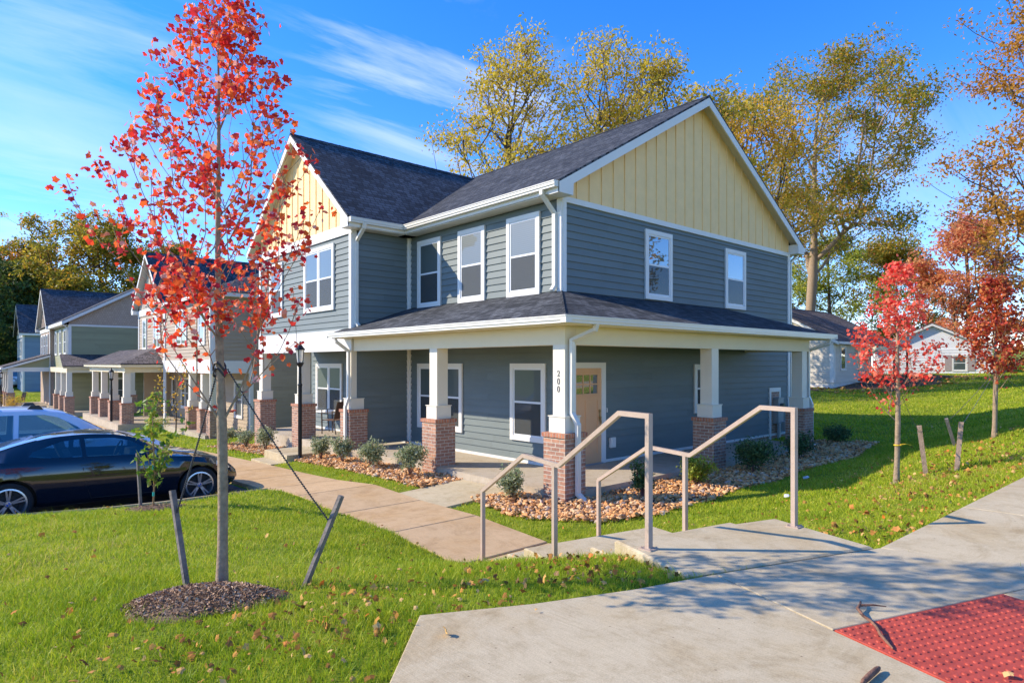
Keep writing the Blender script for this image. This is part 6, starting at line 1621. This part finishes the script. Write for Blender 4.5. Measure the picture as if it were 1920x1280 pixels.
def wheel_parts(r, rim_r, wid, rimmat):
    ty = MB(); n = 32
    prof = [(rim_r, -wid / 2 + .01), (rim_r + .02, -wid / 2), (r - .03, -wid / 2 - .004), (r, -wid / 2 + .03), (r, wid / 2 - .03), (r - .03, wid / 2), (rim_r, wid / 2)]
    def rev(mb, prof, n=32, sm_=True):
        for i in range(len(prof) - 1):
            for j in range(n):
                a, b = 2 * math.pi * j / n, 2 * math.pi * (j + 1) / n; (r0, y0), (r1, y1) = prof[i], prof[i + 1]
                mb.face([(r0 * math.cos(a), y0, r0 * math.sin(a)), (r0 * math.cos(b), y0, r0 * math.sin(b)), (r1 * math.cos(b), y1, r1 * math.sin(b)), (r1 * math.cos(a), y1, r1 * math.sin(a))], None, sm_)
    rev(ty, prof)
    rm = MB(); y0 = -wid / 2 + .012
    rev(rm, [(rim_r + .004, y0 - .008), (rim_r - .02, y0 - .012), (rim_r - .03, y0 + .03), (rim_r - .04, y0 + .12)])
    for k in range(5):
        for e in (-.13, .13):
            a = 2 * math.pi * k / 5 + math.pi / 2; c = lambda rr, da: (rr * math.cos(a + da), rr * math.sin(a + da))
            i0, i1, o0, o1 = c(.055, e * 1.2 - .25), c(.055, e * 1.2 + .25), c(rim_r - .012, e - .055), c(rim_r - .012, e + .055)
            rm.hexa([(i0[0], y0 + .03, i0[1]), (i1[0], y0 + .03, i1[1]), (o1[0], y0 + .02, o1[1]), (o0[0], y0 + .02, o0[1]), (i0[0], y0 + .006, i0[1]), (i1[0], y0 + .006, i1[1]), (o1[0], y0 - .006, o1[1]), (o0[0], y0 - .006, o0[1])])
    rev(rm, [(.0, y0 - .004), (.045, y0 - .002), (.062, y0 + .03)], 20)
    dk = MB(); rev(dk, [(.0, y0 + .09), (rim_r - .03, y0 + .09)], 24)
    rev(dk, [(rim_r * .62, y0 + .06), (rim_r * .62, y0 + .088)], 24); 
    em = MB()
    for k in range(4):
        a0 = math.pi / 2 * k
        pts = [(0, y0 - .0065, 0)] + [(.03 * math.cos(a0 + q * math.pi / 8), y0 - .0065, .03 * math.sin(a0 + q * math.pi / 8)) for q in range(5)]
        if k % 2 == 0: em.face(pts)
    return ty, rm, dk, em
M['tyre'] = plain('tyre_rubber', (.018, .018, .019), .85)
M['rim'] = plain('alloy_rim', (.55, .56, .58), .28, metal=.9)
M['rim_dark'] = plain('brake_dark', (.03, .03, .03), .6)
M['emblem_blue'] = plain('emblem_blue', (.03, .12, .5), .4)
M['car_black'] = plain('black_car_paint', (.006, .008, .016), .12); M['car_black'].node_tree.nodes['Principled BSDF'].inputs['Coat Weight'].default_value = 1.0
M['car_silver'] = plain('silver_blue_car_paint', (.62, .68, .78), .35, metal=.15); M['car_silver'].node_tree.nodes['Principled BSDF'].inputs['Coat Weight'].default_value = .8
M['car_white'] = plain('white_car_paint', (.72, .73, .74), .3)
M['car_navy'] = plain('navy_car_paint', (.02, .04, .12), .3)
M['car_glass'] = glass_mat('car_glass', (.015, .03, .04), .16)
def clear_glass(name):
    m, nt, ns, lk, b = newmat(name)
    tr = nt.nodes.new('ShaderNodeBsdfTransparent'); tr.inputs['Color'].default_value = (.42, .62, .68, 1)
    gl = nt.nodes.new('ShaderNodeBsdfGlossy'); gl.inputs['Roughness'].default_value = .01
    ms = nt.nodes.new('ShaderNodeMixShader'); ms.inputs[0].default_value = .2
    lk.new(tr.outputs[0], ms.inputs[1]); lk.new(gl.outputs[0], ms.inputs[2]); lk.new(ms.outputs[0], ns['Material Output'].inputs['Surface'])
    return m
M['car_side_glass'] = clear_glass('tinted_car_glass')
M['car_seat'] = plain('dark_car_upholstery', (.045, .045, .05), .8, .2, 10)
M['trim_dark'] = plain('black_car_trim', (.012, .012, .013), .45)
M['headlight'] = glass_mat('headlight_lens', (.55, .57, .58), .4)
M['tail_red'] = plain('tail_lamp_red', (.45, .01, .012), .25)

def apply_cut(ob, cutters):
    for c in cutters:
        md = ob.modifiers.new('cut', 'BOOLEAN'); md.operation = 'DIFFERENCE'; md.object = c; md.solver = 'EXACT'
    dg = bpy.context.evaluated_depsgraph_get(); dg.update()
    me = bpy.data.meshes.new_from_object(ob.evaluated_get(dg)); old = ob.data; ob.modifiers.clear(); ob.data = me; me.name = 'body'
    for p in me.polygons: p.use_smooth = True
    me.set_sharp_from_angle(angle=R(32))
    for c in cutters: bpy.data.objects.remove(c, do_unlink=True)

def make_car(name, loc, rz, label, car, paint, wheels, r, wx, panels, scr, seams, handles, mirror, lamps, extra=None, flat=(0, 0), cabin=None):
    t = empty(name, loc, rz, label, 'car')
    t.rotation_euler = (flat[0], flat[1], rz)
    V, F = car.body(); me = bpy.data.meshes.new('body'); me.from_pydata(V, [], F); me.materials.append(M[paint])
    bm = bmesh.new(); bm.from_mesh(me); bmesh.ops.remove_doubles(bm, verts=bm.verts, dist=1e-4); bmesh.ops.recalc_face_normals(bm, faces=bm.faces); bm.to_mesh(me); bm.free()
    ob = bpy.data.objects.new('body', me); COL.objects.link(ob)
    cut = []
    for x in wx:
        for sg in (-1, 1):
            m = MB(); R_ = r + .045; y0, y1 = sg * .58, sg * 1.2
            pr = [(x + R_ * math.cos(q), r + .01 + R_ * math.sin(q)) for q in np.linspace(0, 2 * math.pi, 33)[:-1]]
            n = len(pr)
            for i in range(n):
                k = (i + 1) % n; m.face([(pr[i][0], y0, pr[i][1]), (pr[k][0], y0, pr[k][1]), (pr[k][0], y1, pr[k][1]), (pr[i][0], y1, pr[i][1])])
            m.face([(p[0], y0, p[1]) for p in pr]); m.face([(p[0], y1, p[1]) for p in pr][::-1])
            c = m.build('cutter', 'tyre', None, (0, 0, 0), weld=True); cut.append(c)
    if cabin:
        rings = []
        for x in np.linspace(cabin[0], cabin[1], 14):
            p = car.sec(x); wb, zw, wt, zt = p[6][0], p[6][1], p[7][0], p[10][1]
            hs_ = [(0, .46), (wb - .09, .46), (wb - .09, zw), (max(.12, wt - .07), zt - .10), (0, zt - .065)]
            rings.append([(x, -y, z) for y, z in hs_] + [(x, y, z) for y, z in hs_[-2:0:-1]])
        n = len(rings[0]); m = MB()
        for i in range(13):
            for j in range(n): k = (j + 1) % n; m.face([rings[i][j], rings[i + 1][j], rings[i + 1][k], rings[i][k]])
        m.face(rings[0]); m.face(rings[-1][::-1]); cut.append(m.build('cutter', 'car_seat', None, (0, 0, 0), weld=True))
        for poly in panels:
            m = MB(); c = [(sum(p[0] for p in poly) / len(poly)), (sum(p[1] for p in poly) / len(poly))]
            pp = [(c[0] + (x - c[0]) * .985, c[1] + (z - c[1]) * .97) for x, z in poly]; n = len(pp)
            m.face([(x, -1.3, z) for x, z in pp]); m.face([(x, 1.3, z) for x, z in pp][::-1])
            for i in range(n): k = (i + 1) % n; m.face([(*pp[i][:1], -1.3, pp[i][1]), (pp[k][0], -1.3, pp[k][1]), (pp[k][0], 1.3, pp[k][1]), (pp[i][0], 1.3, pp[i][1])])
            cut.append(m.build('cutter', 'car_seat', None, (0, 0, 0), weld=True))
    apply_cut(ob, cut); ob.parent = t
    if cabin:
        for sx, sy in ((2.0, -.38), (2.0, .38)):
            m = MB(); m.hexa([(sx - .05, sy - .24, .5), (sx + .5, sy - .24, .55), (sx + .5, sy + .24, .55), (sx - .05, sy + .24, .5), (sx - .05, sy - .24, .62), (sx + .5, sy - .24, .68), (sx + .5, sy + .24, .68), (sx - .05, sy + .24, .62)])
            m.hexa([(sx - .05, sy - .23, .6), (sx + .10, sy - .23, .6), (sx + .10, sy + .23, .6), (sx - .05, sy + .23, .6), (sx - .25, sy - .2, 1.10), (sx - .16, sy - .2, 1.12), (sx - .16, sy + .2, 1.12), (sx - .25, sy + .2, 1.10)])
            m.hexa([(sx - .27, sy - .12, 1.12), (sx - .18, sy - .12, 1.13), (sx - .18, sy + .12, 1.13), (sx - .27, sy + .12, 1.12), (sx - .31, sy - .11, 1.27), (sx - .22, sy - .11, 1.28), (sx - .22, sy + .11, 1.28), (sx - .31, sy + .11, 1.27)])
            m.build('front_seat', 'car_seat', t)
        m = MB(); m.sweep([(2.75 + .06 * math.sin(q), .38 + .18 * math.cos(q), .93 + .17 * math.sin(q)) for q in np.linspace(0, 2 * math.pi, 19)], .03, .03, None, sides=6); m.build('steering_wheel', 'trim_dark', t)
        m = MB(); m.hexa([(2.85, -.7, .7), (3.2, -.7, .7), (3.2, .7, .7), (2.85, .7, .7), (2.92, -.68, .94), (3.2, -.64, .96), (3.2, .64, .96), (2.92, .68, .94)]); m.build('dashboard', 'trim_dark', t)
        m = MB(); m.hexa([(1.3, -.6, .6), (1.55, -.6, .6), (1.55, .6, .6), (1.3, .6, .6), (1.22, -.5, 1.04), (1.34, -.5, 1.05), (1.34, .5, 1.05), (1.22, .5, 1.04)]); m.build('rear_seat', 'car_seat', t)
    # underbody / wheel wells
    m = MB(); m.box(.35, car.L - .35, -.62, .62, .2, .62); m.build('underbody', 'trim_dark', t)
    for sg in (-1, 1):
        for poly in panels:
            m = MB(); car.side_panel(m, poly, sg); m.build('side_window', 'car_side_glass' if cabin else 'car_glass', t)
    for i, (a, b) in enumerate(scr):
        m = MB(); car.top_panel(m, a, b); m.build('windscreen' if i == 0 else 'rear_window', 'car_glass', t)
    m = MB()
    for sline in seams: car.seam(m, sline)
    if seams: m.build('door_seam', 'trim_dark', t)
    for x, z in handles:
        for sg in (-1, 1):
            m = MB(); y = sg * (car.ys(x, z) + .012); m.sweep([(x - .11, y, z), (x + .11, y, z + .006)], .028, .03, (0, 1, 0)); m.build('door_handle', paint, t)
    if mirror:
        for sg in (-1, 1):
            x, z = mirror; y = sg * (car.ys(x, z) + .10); m = MB()
            m.hexa([(x - .07, y - .09, z - .06), (x + .09, y - .07, z - .05), (x + .09, y + .07, z - .05), (x - .07, y + .09, z - .06), (x - .07, y - .09, z + .07), (x + .05, y - .06, z + .06), (x + .05, y + .06, z + .06), (x - .07, y + .09, z + .07)])
            m.build('wing_mirror', paint, t)
    for nm, mt, poly in lamps:
        for sg in (-1, 1): m = MB(); car.side_panel(m, poly, sg, .01); m.build(nm, mt, t)
    ty, rm, dk, em = wheel_parts(r, r * .74, .22, 'rim')
    first = None
    for x in wx:
        for sg in (-1, 1):
            if first is None:
                first = ty.build('wheel', 'tyre', t); rm.build('rim', 'rim', first); dk.build('brake_disc', 'rim_dark', first)
                if wheels == 'emblem': em.build('hub_emblem', 'emblem_blue', first)
                w = first
            else: w = copy_tree(first, t)
            w.location = (x, sg * .80, r); w.rotation_euler = (0, 0, 0 if sg < 0 else math.pi)
    if extra: extra(t, car)
    return t
coupe = Car(4.62, [
    # x, zb, zw, zt, wl, wm, wb, wt
    (0.00, .36, .70, .74, .60, .66, .62, .55), (.06, .28, .90, .95, .74, .80, .72, .62), (.35, .24, .97, 1.03, .82, .88, .80, .66), (.75, .23, .98, 1.08, .84, .905, .84, .62),
    (1.15, .22, .965, 1.22, .85, .91, .85, .58), (1.6, .21, .95, 1.335, .86, .91, .86, .58), (2.1, .21, .935, 1.365, .86, .91, .865, .59), (2.55, .21, .92, 1.34, .86, .91, .865, .60),
    (2.95, .21, .91, 1.22, .86, .91, .865, .62), (3.35, .21, .90, .99, .86, .91, .85, .68), (3.75, .22, .86, .92, .86, .905, .80, .66), (4.15, .22, .78, .83, .84, .88, .74, .60), (4.45, .22, .66, .71, .74, .80, .66, .52), (4.62, .30, .50, .55, .52, .58, .50, .42)])
gc = gz1(-7.3, 3.8)
make_car('coupe_car', (-9.68, 4.64, gz1(-8.6, 4.6) - .02), 0.0, 'black two door coupe parked with its nose at the sidewalk', coupe, 'car_black', 'emblem', .325, (1.04, 3.85),
    [[(1.55, 1.0), (2.02, .985), (2.0, 1.27), (1.75, 1.245), (1.35, 1.10), (1.30, 1.03)], [(2.08, .985), (3.12, .955), (3.02, 1.03), (2.75, 1.20), (2.5, 1.265), (2.06, 1.275)]],
    [(3.28, 2.72), (.72, 1.42)], [[(2.04, .98), (2.02, .80), (2.06, .55), (2.14, .30)], [(3.25, .93), (3.27, .70), (3.22, .42), (3.15, .28)], [(2.14, .29), (3.15, .28)], [(.45, .90), (.5, .6)]], [(2.28, .80)], (3.05, .985),
    [('headlight', 'headlight', [(4.14, .66), (4.42, .58), (4.40, .66), (4.18, .74)]), ('tail_lamp', 'tail_red', [(.05, .72), (.4, .78), (.4, .90), (.06, .86)])], flat=(0, R(0.9)), cabin=(1.22, 3.2))
suv = Car(4.95, [
    (0.00, .40, .80, .90, .66, .72, .70, .60), (.08, .32, 1.05, 1.42, .80, .88, .84, .62), (.3, .28, 1.10, 1.64, .88, .95, .90, .66), (.8, .26, 1.09, 1.725, .90, .96, .91, .70), (1.6, .25, 1.07, 1.755, .91, .96, .92, .72),
    (2.4, .25, 1.05, 1.74, .91, .96, .92, .72), (2.85, .25, 1.04, 1.66, .91, .96, .92, .72), (3.2, .25, 1.04, 1.46, .91, .96, .91, .73), (3.65, .25, 1.03, 1.16, .91, .96, .89, .74), (4.1, .26, .98, 1.08, .90, .95, .84, .70), (4.5, .27, .90, .98, .86, .91, .76, .62), (4.8, .30, .74, .82, .74, .80, .66, .54), (4.95, .38, .58, .64, .54, .60, .52, .44)])
def suv_extra(t, car):
    for sg in (-1, 1):
        for x in (.75, 1.65, 2.35):
            m = MB(); m.hexa([(x - .15, sg * .60 - .03, 1.70), (x + .15, sg * .60 - .03, 1.70), (x + .15, sg * .60 + .03, 1.70), (x - .15, sg * .60 + .03, 1.70), (x - .07, sg * .60 - .025, 1.80), (x + .07, sg * .60 - .025, 1.80), (x + .07, sg * .60 + .025, 1.80), (x - .07, sg * .60 + .025, 1.80)])
            m.build('roof_rail_foot', 'trim_dark', t)
SWIN = [[(.42, 1.16), (.95, 1.14), (1.0, 1.60), (.55, 1.56)], [(1.15, 1.13), (1.98, 1.11), (2.0, 1.62), (1.45, 1.63), (1.2, 1.42)], [(2.06, 1.11), (3.30, 1.09), (3.05, 1.34), (2.72, 1.55), (2.5, 1.61), (2.08, 1.62)]]
make_car('suv_car', (-10.35, 7.75, gz1(-8.0, 7.7) - .03), 0.0, 'silver blue sport utility car parked behind the black coupe', suv, 'car_silver', '', .37, (.95, 3.85), SWIN,
    [(3.62, 2.86), (.06, .26)], [[(2.03, 1.08), (2.02, .6), (2.0, .36)], [(3.32, 1.04), (3.3, .6), (3.25, .36)]], [(1.35, .95), (2.25, .93)], (3.2, 1.10),
    [('headlight', 'headlight', [(4.42, .72), (4.7, .64), (4.62, .80), (4.44, .86)])], suv_extra, cabin=(.5, 3.35))
for (x, y, rz, p, lab) in ((-5.4, 79.0, -25, 'car_white', 'white car parked far off at the left edge'), (-3.6, 83.5, -25, 'car_navy', 'dark navy car parked beyond the far white car'), (-3.4, 78.5, -25, 'car_silver', 'silver blue car parked far off beside the blue house')):
    make_car('parked_car', (x - 2, y, gz1(x, y) - .02), R(rz), lab, suv, p, '', .35, (.95, 3.85), SWIN, [(3.62, 2.86), (.06, .26)], [], [], None, [('headlight', 'headlight', [(4.42, .72), (4.7, .64), (4.62, .80), (4.44, .86)])])
# chairs on the green house porch
patio_chair((-5.4, 47.0, -.87), R(200), 'dark patio chair on the green house porch')
# ================================================================ SKY, SUN, CAMERA
EL, AZ = R(31.7), math.atan2(-.71, .70)
w = bpy.data.worlds.new('World'); scene.world = w; w.use_nodes = True
nt = w.node_tree; ns, lk = nt.nodes, nt.links
bg = ns['Background']
sky = ns.new('ShaderNodeTexSky'); sky.sky_type = 'NISHITA'; sky.sun_disc = False
sky.sun_elevation = EL; sky.sun_rotation = AZ; sky.altitude = 300; sky.air_density = 1.0; sky.dust_density = .05; sky.ozone_density = 4.5
hs = ns.new('ShaderNodeHueSaturation'); hs.inputs['Saturation'].default_value = SKY_SAT; hs.inputs['Value'].default_value = SKY_VAL; hs.inputs['Hue'].default_value = SKY_HUE
lk.new(sky.outputs[0], hs.inputs['Color'])
# thin cirrus: streaky noise on a plane high above
tc = ns.new('ShaderNodeTexCoord'); sp = ns.new('ShaderNodeSeparateXYZ'); lk.new(tc.outputs['Generated'], sp.inputs[0])
zc = N(nt, 'ShaderNodeMath', _operation='MAXIMUM'); zc.inputs[1].default_value = .02; lk.new(sp.outputs['Z'], zc.inputs[0])
za = N(nt, 'ShaderNodeMath', _operation='ADD'); za.inputs[1].default_value = .12; lk.new(zc.outputs[0], za.inputs[0])
dx = N(nt, 'ShaderNodeMath', _operation='DIVIDE'); lk.new(sp.outputs['X'], dx.inputs[0]); lk.new(za.outputs[0], dx.inputs[1])
dy = N(nt, 'ShaderNodeMath', _operation='DIVIDE'); lk.new(sp.outputs['Y'], dy.inputs[0]); lk.new(za.outputs[0], dy.inputs[1])
cb = ns.new('ShaderNodeCombineXYZ'); lk.new(dx.outputs[0], cb.inputs[0]); lk.new(dy.outputs[0], cb.inputs[1])
mp = ns.new('ShaderNodeMapping'); mp.inputs['Rotation'].default_value = (0, 0, CLOUD_ROT); mp.inputs['Scale'].default_value = (.55, 1.7, 1); mp.inputs['Location'].default_value = CLOUD_LOC
lk.new(cb.outputs[0], mp.inputs['Vector'])
n1 = N(nt, 'ShaderNodeTexNoise', Scale=1.1, Detail=9.0, Roughness=.6, Distortion=.6); lk.new(mp.outputs[0], n1.inputs['Vector'])
n2 = N(nt, 'ShaderNodeTexNoise', Scale=.55, Detail=3.0); lk.new(cb.outputs[0], n2.inputs['Vector'])
# cirrus banks stand in a few quarters of the sky
nrmv = ns.new('ShaderNodeVectorMath'); nrmv.operation = 'NORMALIZE'; lk.new(tc.outputs['Generated'], nrmv.inputs[0])
prev = None
for (vx, vy, vz), c0, c1, wgt in CLOUDS:
    q = Vector((vx, vy, vz)).normalized()
    dt = ns.new('ShaderNodeVectorMath'); dt.operation = 'DOT_PRODUCT'; dt.inputs[1].default_value = q; lk.new(nrmv.outputs[0], dt.inputs[0])
    mr = ns.new('ShaderNodeMapRange'); mr.interpolation_type = 'SMOOTHSTEP'
    mr.inputs['From Min'].default_value = c0; mr.inputs['From Max'].default_value = c1; mr.inputs['To Max'].default_value = wgt
    lk.new(dt.outputs['Value'], mr.inputs['Value'])
    if prev is None: prev = mr.outputs[0]
    else:
        ad = N(nt, 'ShaderNodeMath', _operation='MAXIMUM'); lk.new(prev, ad.inputs[0]); lk.new(mr.outputs[0], ad.inputs[1]); prev = ad.outputs[0]
rr = ramp(nt, [(.44, (0, 0, 0)), (.74, (1, 1, 1))]); lk.new(n1.outputs['Fac'], rr.inputs['Fac'])
fm = N(nt, 'ShaderNodeMath', _operation='MULTIPLY'); lk.new(rr.outputs['Color'], fm.inputs[0]); lk.new(prev, fm.inputs[1])
mx = N(nt, 'ShaderNodeMix', _data_type='RGBA'); lk.new(fm.outputs[0], mx.inputs[0]); lk.new(hs.outputs[0], mx.inputs[6]); mx.inputs[7].default_value = (5.4, 6.2, 7.4, 1)
tn = N(nt, 'ShaderNodeMix', _data_type='RGBA', _blend_type='MULTIPLY'); tn.inputs[0].default_value = 1.0; tn.inputs[7].default_value = (.94, .885, 1.0, 1)
lk.new(mx.outputs[2], tn.inputs[6]); lk.new(tn.outputs[2], bg.inputs['Color']); bg.inputs['Strength'].default_value = SKY_STR
sl_ = bpy.data.lights.new('sun', 'SUN'); sl_.energy = SUN_STR; sl_.angle = R(.53); sl_.color = (1, .87, .68)
so = bpy.data.objects.new('sun', sl_); COL.objects.link(so); so.location = (-30, 30, 40)
so.rotation_euler = Vector((.712 * math.cos(EL), -.702 * math.cos(EL), -math.sin(EL))).to_track_quat('-Z', 'Y').to_euler()
cam = bpy.data.cameras.new('camera'); co = bpy.data.objects.new('camera', cam); COL.objects.link(co)
co.location = (-9.42, -9.02, 2.13)
co.rotation_euler = Vector((.6665, .7455, 0)).to_track_quat('-Z', 'Y').to_euler()
cam.sensor_width = 36; cam.lens = 36 * 1197 / 1920; cam.shift_y = 42 / 1920; cam.clip_start = .1; cam.clip_end = 2000
scene.camera = co
vs = scene.view_settings; vs.view_transform = 'Standard'; vs.look = 'None'; vs.exposure = EXPOSURE; vs.gamma = 1; vs.use_curve_mapping = False
scene.cycles.max_bounces = 6; scene.cycles.diffuse_bounces = 3; scene.cycles.transparent_max_bounces = 4
